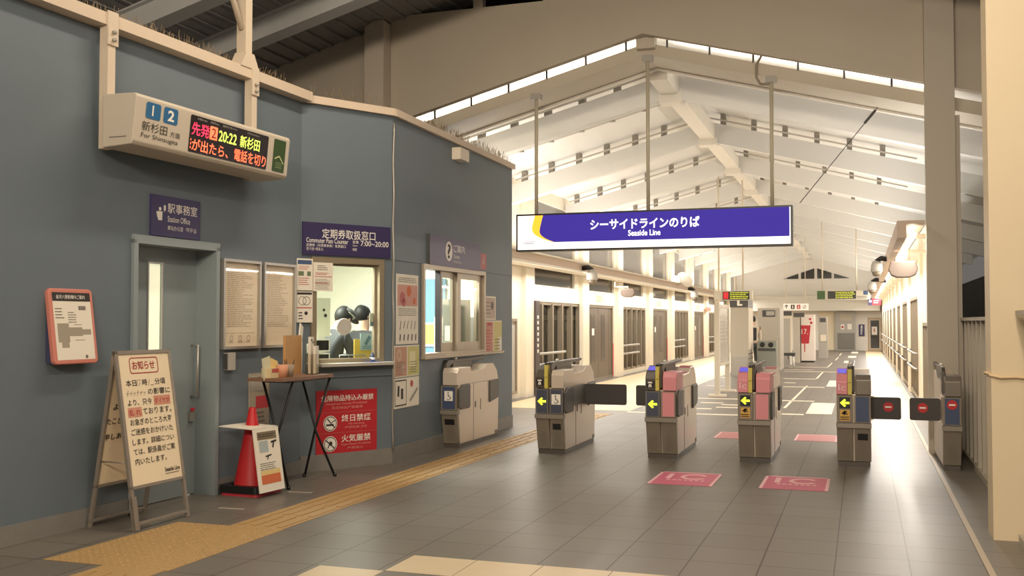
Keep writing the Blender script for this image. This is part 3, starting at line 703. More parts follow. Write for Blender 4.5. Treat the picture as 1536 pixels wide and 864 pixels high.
# ================================================================ ticket gates
M_gfront = mat('gate_front_grey', (130, 120, 106), .4, .1)
M_gtop = mat('gate_top_dark', (80, 72, 64), .4)
M_gnavy = mat('gate_navy', (68, 72, 88), .4)
M_arrow = mat('arrow_lit', (226, 246, 60), .5, emit=1.3)
M_blue = mat('reader_lit', (98, 92, 226), .4, emit=.55)
M_flap = mat('flap_dark', (62, 58, 55), .5)
M_yplate = mat('plate_amber', (214, 168, 74), .5)
def arrow(mb, cx, cz, s, y):
    mb.flat([(cx-s, cz), (cx-s*.05, cz-s*.9), (cx+s*.3, cz-s*.62), (cx-s*.15, cz-s*.25), (cx+s, cz-s*.25), (cx+s, cz+s*.25), (cx-s*.15, cz+s*.25), (cx+s*.3, cz+s*.62), (cx-s*.05, cz+s*.9)], y)
def wheelchair(mb, cx, cz, s, y):
    mb.disc(cx-.1*s, cz+.75*s, .15*s, y, 12); mb.ring(cx-.02*s, cz-.3*s, .34*s, .46*s, y, 18, -2.6, .3)
    mb.bar((cx-.12*s, cz+.55*s), (cx-.06*s, cz-.02*s), .13*s, y); mb.bar((cx-.08*s, cz+.25*s), (cx+.3*s, cz+.2*s), .09*s, y)
    mb.bar((cx-.06*s, cz-.02*s), (cx+.36*s, cz-.06*s), .12*s, y); mb.bar((cx+.34*s, cz-.04*s), (cx+.55*s, cz-.55*s), .12*s, y)
def noentry(parent, cx, cz, r, y):
    d = MB().disc(cx, cz, r, y).build('no_entry_disc', mat('noentry_red', (190, 36, 40), .5), parent)
    MB().rect(cx-r*.62, cx+r*.62, cz-r*.17, cz+r*.17, y-.002).build('white_bar', M_printw, d)
def gate(x0, x1, yf, label, L=None, R=None, flap_r=None, flap_l=None, covers=('r',)):
    xc = (x0+x1)/2; hw = (x1-x0)/2
    t = thing('ticket_gate', label, 'ticket gate', (xc, yf, 0)); t['group'] = 'ticket gates across the concourse'
    both = L and R
    MB().box(-hw+.01, hw-.01, .09, 1.48, 0, .05).build('plinth', M_gtop, t)
    prof = [(.11, .05), (1.47, .05), (1.5, .45), (1.5, .76), (1.44, .9), (1.3, 1.0), (1.06, 1.0), (.92, .94), (.5, .93), (.3, .97), (.3, .775), (.05, .775), (.05, .46)]
    MB().prism(prof, -hw, hw, 'x').build('body', M_steel, t, .006)
    b = MB(); b.box(hw, hw+.003, .55, .555, .05, .78); b.box(hw, hw+.003, .1, 1.49, .775, .78); b.box(hw, hw+.004, .6, .64, .46, .54); b.box(hw, hw+.004, .8, .815, .42, .56); b.box(hw, hw+.004, 1.35, 1.46, .05, .1)
    b.build('side_marks', mat('mark_brown', (112, 100, 88), .5), t)
    halves = []
    if both: halves = [(-hw, -.004, L), (.004, hw, R)]
    elif R: halves = [(-hw, hw, R)]
    else: halves = [(-hw, hw, L)]
    MB().box(-hw-.004, hw+.004, -.02, .07, .42, .47).build('lip', mat('lip_grey', (140, 132, 120), .4, .3), t, .008)
    for a, c, k in halves:
        m = (a+c)/2; q = (c-a)/2
        MB().prism([(.085, .055), (.0, .42), (.06, .42), (.14, .055)], a+.004, c-.004, 'x').build('front_door', M_gfront, t, .003)
        b = MB(); zz = lambda z: .0855 - (z-.055)*.085/.365 - .003
        b.poly([(m-q*.5, zz(.1), .1), (m+q*.5, zz(.1), .1), (m+q*.5, zz(.22), .22), (m-q*.5, zz(.22), .22)]); b.poly([(m-q*.3, zz(.225), .225), (m+q*.3, zz(.225), .225), (m+q*.3, zz(.27), .27), (m-q*.3, zz(.27), .27)])
        b.build('door_latch', mat('latch_grey', (132, 122, 108), .4, .3), t)
        if k.get('window'):
            MB().poly([(m-q*.6, zz(.29)-.004, .29), (m+q*.6, zz(.29)-.004, .29), (m+q*.6, zz(.36)-.004, .36), (m-q*.6, zz(.36)-.004, .36)]).build('coin_window', M_black, t)
        mid = {'navy': M_gnavy, 'pink': M_pink, 'grey': M_gfront, 'blue': M_navy}[k['mid']]
        MB().box(a+.004, c-.004, -.012, .06, .475, .765).build('front_panel', M_gfront if k['mid'] in ('pink', 'grey', 'blue') else M_mgrey, t, .006)
        MB().rect(a+q*.22, c-q*.22, .485, .755, -.0135).build('face_plate', mid, t)
        pl = k.get('plate')
        if pl == 'arrow': b = MB(); arrow(b, m, .62, .052, -.017); b.build('arrow_light', M_arrow, t)
        if pl == 'wheelchair':
            MB().rect(m-.055, m+.055, .585, .705, -.016).build('sticker', M_printw, t); b = MB(); wheelchair(b, m, .64, .058, -.018); b.build('wheelchair_symbol', M_printd, t)
        if pl == 'arrow_warn':
            MB().rect(m-.055, m+.055, .625, .745, -.016).build('arrow_plate', M_black, t); b = MB(); arrow(b, m, .685, .048, -.018); b.build('arrow_light', M_arrow, t)
            MB().rect(m-.05, m+.05, .495, .61, -.016).build('warning_plate', M_yplate, t)
            b = MB(); b.bar((m-.03, .57), (m+.02, .595), .018, -.018); b.bar((m-.005, .555), (m-.005, .6), .018, -.018); b.bar((m-.005, .575), (m+.03, .565), .012, -.018); b.scribble(m-.045, m+.045, .5, .545, 2, -.018, .55, .05); b.build('warning_print', M_printd, t)
        if pl == 'noentry': noentry(t, m, .69, .05, -.017)
        rd = k['reader']
        if rd in ('pink_ic', 'dark_ic'):
            mm = M_pink if rd == 'pink_ic' else M_gtop
            r = MB().prism([(.0, .772), (.0, .91), (.05, .985), (.26, 1.05), (.26, .772)], a, c-.055, 'x').build('card_reader', mm, t, .008)
            e0 = Vector((.085, .9958)); e1 = Vector((.215, 1.036)); n = Vector((-.3, 1)).normalized()*.004
            if k.get('lit', 1): MB().poly([(a+.012, e0.x+n.x, e0.y+n.y), (c-.067, e0.x+n.x, e0.y+n.y), (c-.067, e1.x+n.x, e1.y+n.y), (a+.012, e1.x+n.x, e1.y+n.y)]).build('reader_light', M_blue, r)
            if rd == 'pink_ic': lettering(r, mat('pale_pink', (236, 196, 200), .5), [('Ic', a+.022, .815, .075, .07)], -.003, bold=0)
            else:
                MB().rect(a+.014, c-.067, .80, .88, -.002).build('label_plate', M_black, r); b = MB(); b.rect(m-.055, m-.005, .855, .872, -.004); b.disc(m-.03, .83, .018, -.004, 12); b.rect(m-.05, m-.01, .81, .822, -.004); b.build('label_print', M_printw, r)
            s = MB().box(c-.053, c-.012, -.008, .28, .772, 1.045).build('slot_strip', M_yel, t, .006)
            b = MB(); b.box(c-.045, c-.02, -.012, -.008, .9, .905); b.box(c-.05, c-.015, .0, .25, 1.045, 1.07); b.build('slot', M_black, s)
        else:
            mm = {'pink': M_pink, 'grey': mat('gate_block_grey', (122, 114, 103), .4, .3), 'steel': M_steel}[rd]
            MB().prism([(.0, .772), (.0, .93), (.04, .985), (.46, .985), (.46, .772)], a+.02, c+.004, 'x').build('head_block', mm, t, .008)
            if rd == 'pink': MB().prism([(.5, .92), (.95, .95), (1.08, 1.01), (1.3, 1.01), (1.3, .95)], a+.03, c-.012, 'x').build('top_cover', mat('pink_dull', (186, 112, 116), .5), t)
    cx0, cx1 = (-hw*.35, hw*.05) if both else (-hw, -hw*.6)
    MB().prism([(.06, .8), (.07, 1.03), (.13, 1.075), (1.44, 1.085), (1.46, 1.07), (1.42, 1.05), (.32, 1.04), (.2, 1.0), (.18, .8)], cx0, cx1, 'x').build('canopy', M_gtop, t, .006)
    MB().box(cx0+.002, cx1-.002, .3, .95, .93, 1.045).build('canopy_core', M_gtop, t)
    if both or R: b = MB().lathe([(.022, 0), (.02, .02), (.008, .03)], seg=14).build('sensor_cap', M_white, t); b.location = ((cx0+cx1)/2, .42, 1.077)
    for sd in covers:
        s = 1 if sd == 'r' else -1
        for (ya, yb) in ((.03, .40), (1.12, 1.47)):
            pr = [(ya, .50), (ya, .72), (ya+.1, .775), (yb-.02, .78), (yb, .75), (yb, .50), (yb-.03, .475), (ya+.05, .475)] if ya < .5 else [(ya, .49), (ya, .77), (yb-.04, .785), (yb, .75), (yb, .56), (yb-.05, .53)]
            MB().prism(pr, s*hw, s*(hw+.022), 'x').build('flap_housing', mat('housing_grey', (84, 80, 76), .45), t, .008)
    def flap(x_in, ln, s, y, z0, z1, sign=False):
        f = MB().prism(rrect(min(x_in, x_in+s*ln), max(x_in, x_in+s*ln), z0, z1, .025), y, y+.03, 'y').build('flap', M_flap, t, .004)
        MB().box(min(x_in, x_in+s*.03), max(x_in, x_in+s*.03), y+.002, y+.028, z0-.012, z1+.012).build('hinge', M_steel, f)
        if sign: noentry(f, x_in + s*ln*.58, (z0+z1)/2+.015, .052, y-.003)
    if flap_r: flap(hw, flap_r[0], 1, flap_r[1], *flap_r[2:])
    if flap_l: flap(-hw, flap_l[0], -1, flap_l[1], *flap_l[2:])
    return t
YG = 11.53
gate(-4.905, -4.69, YG+.12, 'wide steel ticket gate standing against the blue wall under the guide window', R=dict(reader='steel', mid='blue', plate='wheelchair', window=1))
g2 = gate(-3.65, -3.31, YG, 'ticket gate with yellow arrow and wheelchair sticker, its long flap open', L=dict(reader='dark_ic', mid='navy', plate='arrow', lit=0), R=dict(reader='steel', mid='navy', plate='wheelchair', window=1), flap_r=(.54, .95, .52, .775))
MB().box(.17, .185, .42, .98, .54, .775).build('flap_cover', M_mgrey, g2, .004)
gate(-2.34, -1.99, YG, 'ticket gate with pink right half and dark card reader', L=dict(reader='dark_ic', mid='navy', plate='arrow'), R=dict(reader='pink', mid='pink'), flap_l=(.31, .95, .52, .77))
gate(-1.31, -.96, YG, 'ticket gate with pink front on both halves and Ic lettering', L=dict(reader='pink_ic', mid='grey', plate='arrow_warn'), R=dict(reader='pink', mid='pink'))
gate(-.27, .08, YG+.03, 'ticket gate with pink reader and grey right half, flap with no-entry disc', L=dict(reader='pink_ic', mid='grey', plate='arrow_warn'), R=dict(reader='grey', mid='blue', window=1), flap_r=(.31, .28, .495, .735, True), covers=())
gate(.785, .965, YG+.03, 'narrow ticket gate by the slatted fence with no-entry sign', R=dict(reader='grey', mid='blue', plate='noentry'), flap_l=(.31, .28, .495, .735, True), covers=())

# ================================================================ big hanging sign
M_sign = mat('sign_blue_lit', (70, 54, 170), .6, emit=.78, spec=.15); M_sign.node_tree.nodes['Principled BSDF'].inputs['Base Color'].default_value = srgb(44, 36, 96)
M_signw = mat('sign_white_lit', (255, 252, 250), .35, emit=1.0)
t = thing('hanging_sign', 'long purple backlit hanging sign with white lettering over the gates', 'sign', (-2.65, 13.3, 2.515)); t.scale = (1.1224,)*3  # sign's position and size scaled about the camera, moving it farther back
W2, HH = 1.635, .455
MB().box(-W2, W2, .0, .16, 0, HH).build('casing', M_black, t, .006)
MB().rect(-W2+.02, W2-.02, .02, HH-.02, -.001).build('white_face', M_signw, t)
x0_, x1_ = -W2+.02, W2-.02
b = MB(); pts = [(x1_-.012, .105), (x1_-.012, HH-.02)]
n = 14
top = [(-W2+.38 - .05*math.sin(PI*k/n*.5)*1.0 + 0, 0) for k in range(1)]
curve = []
for k in range(n+1):
    a = k/n; curve.append((-W2 + .345 - .055*math.sin(a*PI*.55) + .20*max(0, (a-.55)/.45)**2.2, HH-.02 - a*(HH-.125)))
b.flat([(curve[-1][0], .105)] + pts + curve[:-1], -.003); b.build('purple_face', M_sign, t)
b = MB()
ins = [(p[0]-.105 + .02*i/n + (.06*max(0, (i/n-.5)/.5)**2), p[1] - .0) for i, p in enumerate(curve)]
ins = [(p[0] - .105 + .085*max(0, (i/n-.45)/.55)**1.3, p[1]) for i, p in enumerate(curve)]
for i in range(n): b.flat([ins[i+1], curve[i+1], curve[i], ins[i]], -.002)
b.build('yellow_swoosh', mat('sign_yellow_lit', (255, 196, 56), .4, emit=.85), t)
lettering(t, M_signw, [('シーサイドラインのりば', -.70, .24, 1.30, .125)], -.006, bold=.026)
lettering(t, M_signw, [('Seaside Line', -.24, .155, .385, .07)], -.006, 'subtitle', bold=.02)
b = MB(); b.scribble(-W2+.09, -W2+.25, .085, .125, 2, -.004, .5, .1); b.build('small_print', mat('print_mauve', (170, 160, 190), .5), t)
for i, (x, zt) in enumerate(((-1.40, 4.30), (-.015, 4.66), (1.41, 4.30))):
    r = MB().tube([(x, .08, HH), (x, .08, zt-2.41)], .022, 10).build('rod', mat('rod_beige', (206, 196, 172), .5), t); MB().box(x-.06, x+.06, .02, .14, zt-2.41-.02, zt-2.41+.05).build('rod_clamp', M_lgrey, r)
# bracing wire and a conduit loop on the beam
t = thing('bracing_wire', 'thin bracing wire with turnbuckle running from the beam to the purple sign', 'wire', (.22, 13.9, 4.31)); b = MB(); b.tube([(0, 0, 0), (-.95, -.47, -1.25)], .006, 6); b.build('wire', M_dgrey, t); MB().tube([(-.03, -.015, -.04), (-.16, -.08, -.21)], .018, 8).build('turnbuckle', M_dgrey, t)
t = MB().tube([(-1.07, 13.47, 4.61), (-1.21, 13.45, 4.62), (-1.26, 13.45, 4.71), (-1.26, 13.44, 4.87), (-1.18, 13.44, 5.0), (-.95, 13.46, 5.0), (-.68, 13.5, 4.92)], .018, 8).build('conduit', mat('conduit_beige', (150, 140, 122), .5)); tag(t, 'bent beige conduit looping over the gable beam at the right sign rod', 'conduit')

# ================================================================ right side: columns and slatted fence
M_colw = mat('column_cream', (216, 198, 166), .55, noise=.03, nscale=3)
c = thing('front_column', 'big cream painted column at the right edge, cable tied round it', 'column', (1.03, 8.21, 0))
MB().box(-.16, .16, -.16, .16, 0, 6.1).build('shaft', M_colw, c, .035, 4)
MB().tube([(-.17, -.14, 1.18), (-.165, -.165, 1.17), (-.1, -.175, 1.155), (0, -.17, 1.16), (.1, -.175, 1.15), (.17, -.17, 1.15), (.175, 0, 1.15), (.17, .17, 1.15), (0, .175, 1.16), (-.17, .17, 1.17), (-.175, 0, 1.18), (-.17, -.14, 1.18)], .012, 6).build('tied_cable', mat('cable_cream', (214, 188, 150), .6), c)
c = thing('gate_column', 'pale grey square column behind the no-entry gate', 'column', (.90, 13.13, 0))
MB().box(-.165, .165, -.08, .08, 0, 6.4).build('shaft', mat('column_grey', (186, 176, 160), .55), c, .02, 3)
MB().box(.17, .22, -.03, .07, 0, 4.0).build('pipe_cover', MATS['column_grey'], c, .01)
M_fence = mat('fence_grey', (176, 168, 152), .5)
def fence(x, y0, y1, h, lb, step=.42):
    t = thing('slat_fence', lb, 'fence', (x, y0, 0)); L = y1-y0; n = int(L/step)
    for i in range(n): MB().box(-.03, .03, i*step+.01, i*step+.07, .06, h-.03).build('slat', M_fence, t)
    MB().box(.02, .05, 0, L, .03, h-.04).build('backing', mat('fence_back', (128, 120, 106), .5), t); MB().box(-.045, .045, 0, L, h-.035, h).build('top_rail', mat('rail_light', (168, 160, 146), .5), t); MB().box(-.045, .045, 0, L, 0, .06).build('bottom_rail', M_fence, t)
fence(1.14, 8.55, 14.4, 1.6, 'grey slatted fence between the cream column and the last gate')
fence(1.07, 5.2, 8.0, 1.63, 'grey slatted fence panel at the right edge in front of the cream column')
o = MB().box(.72, .76, 5, 17.5, 0, .006).build('trim_floor_strip', mat('floor_strip', (176, 160, 136), .4)); struct(o)

# ================================================================ objects on the office wall
# --- map board
t = wthing('1', 'map_board', 'small station map board with pink rounded frame on the blue wall', 'map board', .93, 1.24)
MB().prism([(0, .02), (-.07, .0), (-.015, .52), (0, .52)], -.2, .2, 'x').build('back_box', mat('map_back_navy', (66, 68, 98), .5), t)
TM = Matrix.Translation((0, -.085, 0)) @ Matrix.Rotation(math.radians(-8), 4, 'X')
mp = MB().prism(rrect(-.215, .215, 0, .56, .035), -.02, .02, 'y').move(TM).build('frame', mat('frame_pink', (206, 128, 112), .45), t, .008)
MB().rect(-.185, .185, .03, .53, -.021).move(TM).build('map_sheet', M_paper, t)
MB().rect(-.185, .185, .465, .53, -.022).move(TM).build('title_band', M_printd, t)
o = lettering(t, M_printw, [('金沢八景駅構内ご案内', -.15, .482, .28, .03)], -.023); o.data.transform(TM)
b = MB(); 
for x, z, n in ((-.17, .36, 4), (-.05, .33, 5), (.06, .40, 1)): b.scribble(x, x+.09, z-.03, z+.06, n, -.022, .35, .5)
b.scribble(0, .1, .285, .295, 1, -.022); b.scribble(0, .1, .17, .18, 1, -.022); b.disc(.1, .05, .014, -.022, 12); b.move(TM); b.build('print', M_print, t)
b = MB(); b.rect(-.16, -.05, .16, .30, -.022); b.rect(-.05, .08, .205, .27, -.022); b.rect(.08, .165, .215, .255, -.022); b.rect(-.13, -.06, .12, .16, -.022); b.move(TM); b.build('plan', mat('plan_grey', (160, 150, 132), .6), t)
# --- station office sign
t = wthing('1', 'office_sign', 'dark purple station office sign above the grey-blue door', 'sign', 2.12, 2.27)
MB().box(-.315, .315, -.02, 0, 0, .34).build('board', M_purple, t)
lettering(t, M_printw, [('駅事務室', -.115, .20, .385, .085), ('Station Office', -.115, .125, .29, .05)], -.022)
lettering(t, M_printw, [('車站办公室', -.115, .055, .2, .04), ('역무실', .12, .055, .14, .04)], -.022, 'small_lettering', bold=0)
b = MB(); b.disc(-.21, .225, .016, -.022, 14); b.flat([(-.235, .13), (-.185, .13), (-.18, .205), (-.24, .205)], -.022); b.bar((-.25, .2), (-.235, .15), .014, -.022); b.bar((-.16, .25), (-.16, .2), .006, -.022); b.rect(-.165, -.14, .215, .26, -.022); b.build('pictogram', M_printw, t)
# --- office door
t = thing('door_1', 'grey-blue station office door with narrow lit window slit', 'door', on('1', (DOOR[0]+DOOR[1])/2, 0, 0), FR['1'][2])
dw = (DOOR[1]-DOOR[0])/2
b = MB(); b.box(-dw-.02, -dw+.03, -.03, .24, 0, 2.22); b.box(dw-.03, dw+.02, -.03, .24, 0, 2.22); b.box(-dw-.02, dw+.02, -.03, .24, 2.19, 2.26); b.build('door_frame', M_teal, t, .004)
lf = MB(); walled(-dw+.03, dw-.03, .01, 2.19, .04, [(-.13, .035, .35, 2.05)], lf); lf.move(Matrix.Translation((0, .19, 0))); lf = lf.build('leaf', M_teal, t)
MB().box(-.13, .035, .205, .215, .35, 2.05).build('frosted_pane', mat('frosted_lit', (240, 238, 206), .5, emit=.7), lf)
b = MB(); frame_mb(b, -.145, .05, .335, 2.065, .015, .18, .19); b.build('window_bead', M_alu, lf)
MB().tube([(dw-.09, .19, 1.34), (dw-.09, .12, 1.34), (dw-.09, .12, .88), (dw-.09, .19, .88)], .012, 8).build('pull_handle', M_alu, lf)
b = MB().box(dw-.13, dw-.07, .165, .19, .66, .74).build('lock', M_alu, lf, .005); MB().box(dw-.125, dw-.075, .16, .165, .75, .78).build('lock_sticker', M_red, lf)
struct(MB().box(-.6, .6, .36, .40, 0, 2.3).build('wall_lobby', MATS['office_cream'])).matrix_world = Matrix.Translation(on('1', 2.15)) @ Matrix.Rotation(FR['1'][2], 4, 'Z')
# --- two framed poster cases
def case(s0, s1, lb, foot):
    t = wthing('1', 'poster_case', lb, 'poster case', (s0+s1)/2, 1.3); wd = (s1-s0)/2
    b = MB(); frame_mb(b, -wd, wd, 0, .83, .025, -.045, 0); b.build('frame', M_alu, t, .003)
    MB().box(-wd+.02, wd-.02, -.012, 0, .02, .81).build('sheet', mat('case_sheet', (236, 222, 200), .5), t)
    b = MB()
    b.scribble(-wd+.09, wd-.08, .2, .72, 30, -.014, .35, .45)
    if foot:
        b.scribble(-wd+.05, wd-.05, .145, .15, 1, -.014, .8, 0)
        for x in (-.13, -.0, .13): b.ring(x, .1, .02, .026, -.014, 16); b.scribble(x-.04, x+.05, .055, .075, 2, -.014)
    for z in (.2, .27, .32, .62, .7): b.disc(-wd+.05, z, .009, -.0145, 10)
    b.build('print', mat('print_faint', (178, 162, 140), .7), t)
    MB().rect(-wd+.022, wd-.022, .022, .808, -.032).build('cover', glass_mat('acrylic', (252, 250, 246), .03), t)
case(2.75, 3.335, 'framed poster case right of the door, row of small rings at its foot', True)
case(3.385, 3.94, 'framed poster case next to the counter sheets, partly behind the tan board', False)
t = wthing('1', 'intercom_box', 'small grey box on the wall below the first poster case', 'box', 2.87, 1.11); MB().box(-.055, .055, -.05, 0, 0, .16).build('body', M_lgrey, t, .006); MB().box(-.07, -.055, -.045, -.005, .01, .15).build('side', M_dgrey, t)
# --- poster board low behind the table
t = wthing('1', 'notice_strip', 'low notice panel with red band on the wall behind the folding table', 'notice', 3.36, .42); MB().box(-.16, .16, -.012, 0, 0, .64).build('panel', mat('panel_beige', (172, 160, 140), .6), t); MB().rect(-.15, .1, .47, .62, -.0135).build('pale_sheet', M_lgrey, t); MB().rect(-.06, .15, .3, .42, -.0135).build('red_band', M_red, t); b = MB(); b.scribble(-.05, .14, .03, .28, 6, -.0135, .5); b.build('print', M_print, t)
# --- sheets beside the counter window
def sheet(fn, s0, s1, z0, z1, lb, cols, off=0., name='notice_sheet', cat='notice'):
    t = wthing(fn, name, lb, cat, (s0+s1)/2, z0, off); wd = (s1-s0)/2; h = z1-z0
    MB().box(-wd, wd, -.006, 0, 0, h).build('paper', M_paper, t)
    for m, fnc in cols: b = MB(); fnc(b, wd, h); b.build('print', m, t)
    return t
sheet('2', -.07, .12, 1.875, 2.205, 'white notice sheet with dark blue heading beside the counter window', [(M_blueprint, lambda b, w, h: b.rect(-w*.85, w*.85, h*.82, h*.95, -.008)), (mat('print_green', (110, 122, 92), .6), lambda b, w, h: (b.rect(-w*.75, -w*.1, h*.46, h*.6, -.008), b.rect(w*.3, w*.75, h*.46, h*.6, -.008))), (M_printr, lambda b, w, h: (b.scribble(-w*.7, w*.8, h*.64, h*.78, 3, -.008, .3), b.scribble(-w*.7, w*.8, h*.16, h*.42, 4, -.008, .3)))], .03)
sheet('2', -.07, .12, 1.545, 1.865, 'white notice sheet with two circles under the blue-headed one', [(M_printd, lambda b, w, h: (b.rect(-w*.9, w*.9, h*.9, h*.97, -.008), b.disc(w*.2, h*.3, .02, -.008, 10), b.scribble(-w*.7, -w*.1, h*.08, h*.36, 3, -.008, .4))), (M_printr, lambda b, w, h: b.rect(-w*.9, w*.9, h*.46, h*.49, -.008)), (M_print, lambda b, w, h: (b.ring(-w*.25, h*.7, .04, .046, -.008, 18), b.ring(w*.25, h*.7, .04, .046, -.008, 18)))], .03)
sheet('2', .12, .35, 1.87, 2.17, 'pale notice with red lines taped to the counter window', [(M_printr, lambda b, w, h: (b.rect(-w*.9, w*.9, h*.5, h*.52, -.008), b.scribble(-w*.8, w*.8, h*.56, h*.66, 2, -.008, .4), b.scribble(-w*.8, w*.8, h*.26, h*.32, 1, -.008, .5))), (M_print, lambda b, w, h: (b.scribble(-w*.6, w*.6, h*.72, h*.92, 3, -.008, .4), b.scribble(-w*.8, w*.8, h*.06, h*.44, 7, -.008, .25)))], .042)
# --- counter window
t = thing('window_1', 'commuter pass counter window in the angled wall', 'window', on('2', (WIN2[0]+WIN2[1])/2, WIN2[2], 0), FR['2'][2]); tag(t, kind='structure')
ww = (WIN2[1]-WIN2[0])/2; wh = WIN2[3]-WIN2[2]
b = MB(); frame_mb(b, -ww-.05, ww+.05, -.03, wh+.05, .06, -.035, .12); b.build('window_frame', mat('frame_bronze', (160, 146, 122), .4, .4), t)
b = MB(); frame_mb(b, -ww+.0, ww-.0, .0, wh, .035, .03, .07); b.build('inner_frame', M_slat, t)
MB().box(-ww+.03, ww-.03, .045, .05, .03, wh-.03).build('pane', M_glass, t)
b = MB(); b.ring(0, 0, .058, .085, 0, 28); 
v = MB().lathe([(.09, 0), (.09, .012), (.078, .016)], seg=28).build('speak_vent', mat('chrome', (206, 200, 190), .4, .25), t); v.location = (-.02, .035, .37); v.rotation_euler = (PI/2, 0, 0)
# shelf
t = wthing('2', 'counter_shelf', 'grey counter shelf below the commuter pass window', 'shelf', .60, 1.085); MB().prism([(-.46, .1), (.525, .1), (.525, -.05), (.46, -.16), (-.46, -.20)], 0, .035, 'z').build('board', M_lgrey, t, .005); MB().box(-.45, .52, -.02, 0, -.12, 0).build('support', M_wall, t)
# --- commuter sign
t = wthing('2', 'counter_sign', 'dark purple commuter pass counter sign above the angled wall window', 'sign', .55, 2.25)
MB().box(-.54, .54, -.02, 0, 0, .34).build('board', mat('counter_purple', (58, 50, 88), .45), t)
lettering(t, M_printw, [('定期券取扱窓口', -.315, .18, .655, .10)], -.022)
lettering(t, M_printw, [('Commuter Pass Counter', -.50, .128, .50, .05), ('7:00~20:00', .155, .118, .355, .058)], -.022, 'times', bold=.005)
lettering(t, M_printw, [('定期券（月票乘車券）售票窗口', -.50, .085, .47, .032), ('정기권 매표소', -.50, .045, .20, .032), ('営業', .055, .14, .075, .032), ('Open', .055, .105, .06, .022), ('時間', .055, .06, .05, .03)], -.022, 'small_lettering', bold=0)
# --- cable at the corner
o = MB().tube([on('2', L2-.0, z, .018 + .008*math.sin(z*9)) for z in [i*.12+.15 for i in range(31)]], .011, 6).build('corner_cable', mat('cable_silver', (170, 164, 152), .3, .5)); tag(o, 'thin silvery cable running up the corner of the blue wall', 'cable')
# --- red prohibition sign
t = wthing('2', 'prohibition_sign', 'red prohibition sign with two round symbols below the counter', 'sign', .555, .17)
MB().box(-.37, .37, -.012, 0, 0, .66).build('board', mat('sign_deep_red', (182, 42, 50), .45), t)
b = MB(); b.rect(-.36, .36, .21, .217, -.0135); b.rect(-.36, .36, .425, .432, -.0135); b.build('divider', M_printr, t)
lettering(t, M_printw, [('危険物品持込み厳禁', -.315, .545, .64, .065), ('終日禁煙', -.07, .325, .36, .075), ('火気厳禁', -.07, .11, .36, .078)], -.0145, bold=.008)
lettering(t, mat('pale_red', (222, 150, 140), .5), [('Dangerous Goods Prohibited', -.26, .50, .5, .032), ('危险物品严禁携带', -.19, .462, .38, .028), ('No Smoking', .02, .285, .19, .026), ('严禁吸烟 금연', -.03, .25, .27, .026), ('Open Flames Prohibited', -.07, .068, .36, .028), ('严禁烟火', .0, .032, .2, .026)], -.0145, 'small_lettering', bold=0)
for cz in (.315, .10):
    d = MB().disc(-.205, cz, .082, -.0145).build('symbol', M_printw, t); b = MB(); b.ring(-.205, cz, .066, .074, -.016)
    if cz > .2: b.rect(-.255, -.165, cz-.025, cz-.005, -.016); b.bar((-.15, cz+.03), (-.19, cz+.01), .01, -.016); b.bar((-.24, cz+.05), (-.155, cz-.045), .012, -.0165)
    else: b.bar((-.26, cz+.045), (-.15, cz-.05), .012, -.0165); b.bar((-.235, cz-.045), (-.2, cz+.03), .012, -.016); b.disc(-.2, cz+.005, .022, -.016, 10)
    b.build('symbol_print', M_printd, d)
# --- posters on the front wall
def blocks(fs):
    return fs
cols_flower = [(mat('print_rose', (206, 150, 134), .6), lambda b, w, h: (b.rect(-w*.92, w*.92, h*.55, h*.85, -.008), )), (mat('print_rose2', (186, 96, 96), .6), lambda b, w, h: (b.disc(-w*.5, h*.66, .07, -.01, 14), b.disc(-w*.35, h*.6, .05, -.01, 12))), (M_orange, lambda b, w, h: (b.disc(w*.1, h*.76, .06, -.01, 14), b.disc(w*.6, h*.62, .04, -.01, 12))),
    (M_print, lambda b, w, h: (b.scribble(-w*.85, w*.85, h*.88, h*.96, 3, -.008, .3, .1), b.scribble(-w*.85, w*.85, h*.4, h*.52, 4, -.008, .25, .1))), (M_printd, lambda b, w, h: [b.bar((-w*.7+i*w*.33, h*.2+random.random()*.03), (-w*.6+i*w*.33, h*.33), .012, -.008) for i in range(5)] + [b.bar((-w*.7+i*w*.36, h*.05), (-w*.66+i*w*.36, h*.14), .025, -.008) for i in range(5)])]
sheet('3', .10, .70, 1.30, 2.09, 'tall poster with pink flowers left of the guide window', cols_flower, 0, 'poster', 'poster')
sheet('3', .05, .39, .93, 1.285, 'pinkish brown poster under the tall flower poster, upper left of four', [(mat('poster_brown', (196, 150, 122), .6), lambda b, w, h: b.rect(-w*.95, w*.95, h*.04, h*.96, -.008)), (mat('poster_rose', (206, 170, 150), .6), lambda b, w, h: (b.ring(-w*.3, h*.7, .03, .07, -.01, 18), b.disc(w*.3, h*.3, .05, -.01, 12))), (M_print, lambda b, w, h: b.scribble(-w*.7, w*.7, h*.08, h*.5, 6, -.0105, .3))], 0, 'poster', 'poster')
sheet('3', .40, .73, .93, 1.285, 'yellow green poster under the tall flower poster, upper right of four', [(mat('poster_green', (204, 196, 120), .6), lambda b, w, h: b.rect(-w*.95, w*.95, h*.04, h*.96, -.008)), (mat('poster_pale', (226, 216, 170), .6), lambda b, w, h: (b.rect(-w*.7, w*.3, h*.3, h*.8, -.01))), (M_print, lambda b, w, h: b.scribble(-w*.6, w*.8, h*.1, h*.5, 5, -.0105, .3))], 0, 'poster', 'poster')
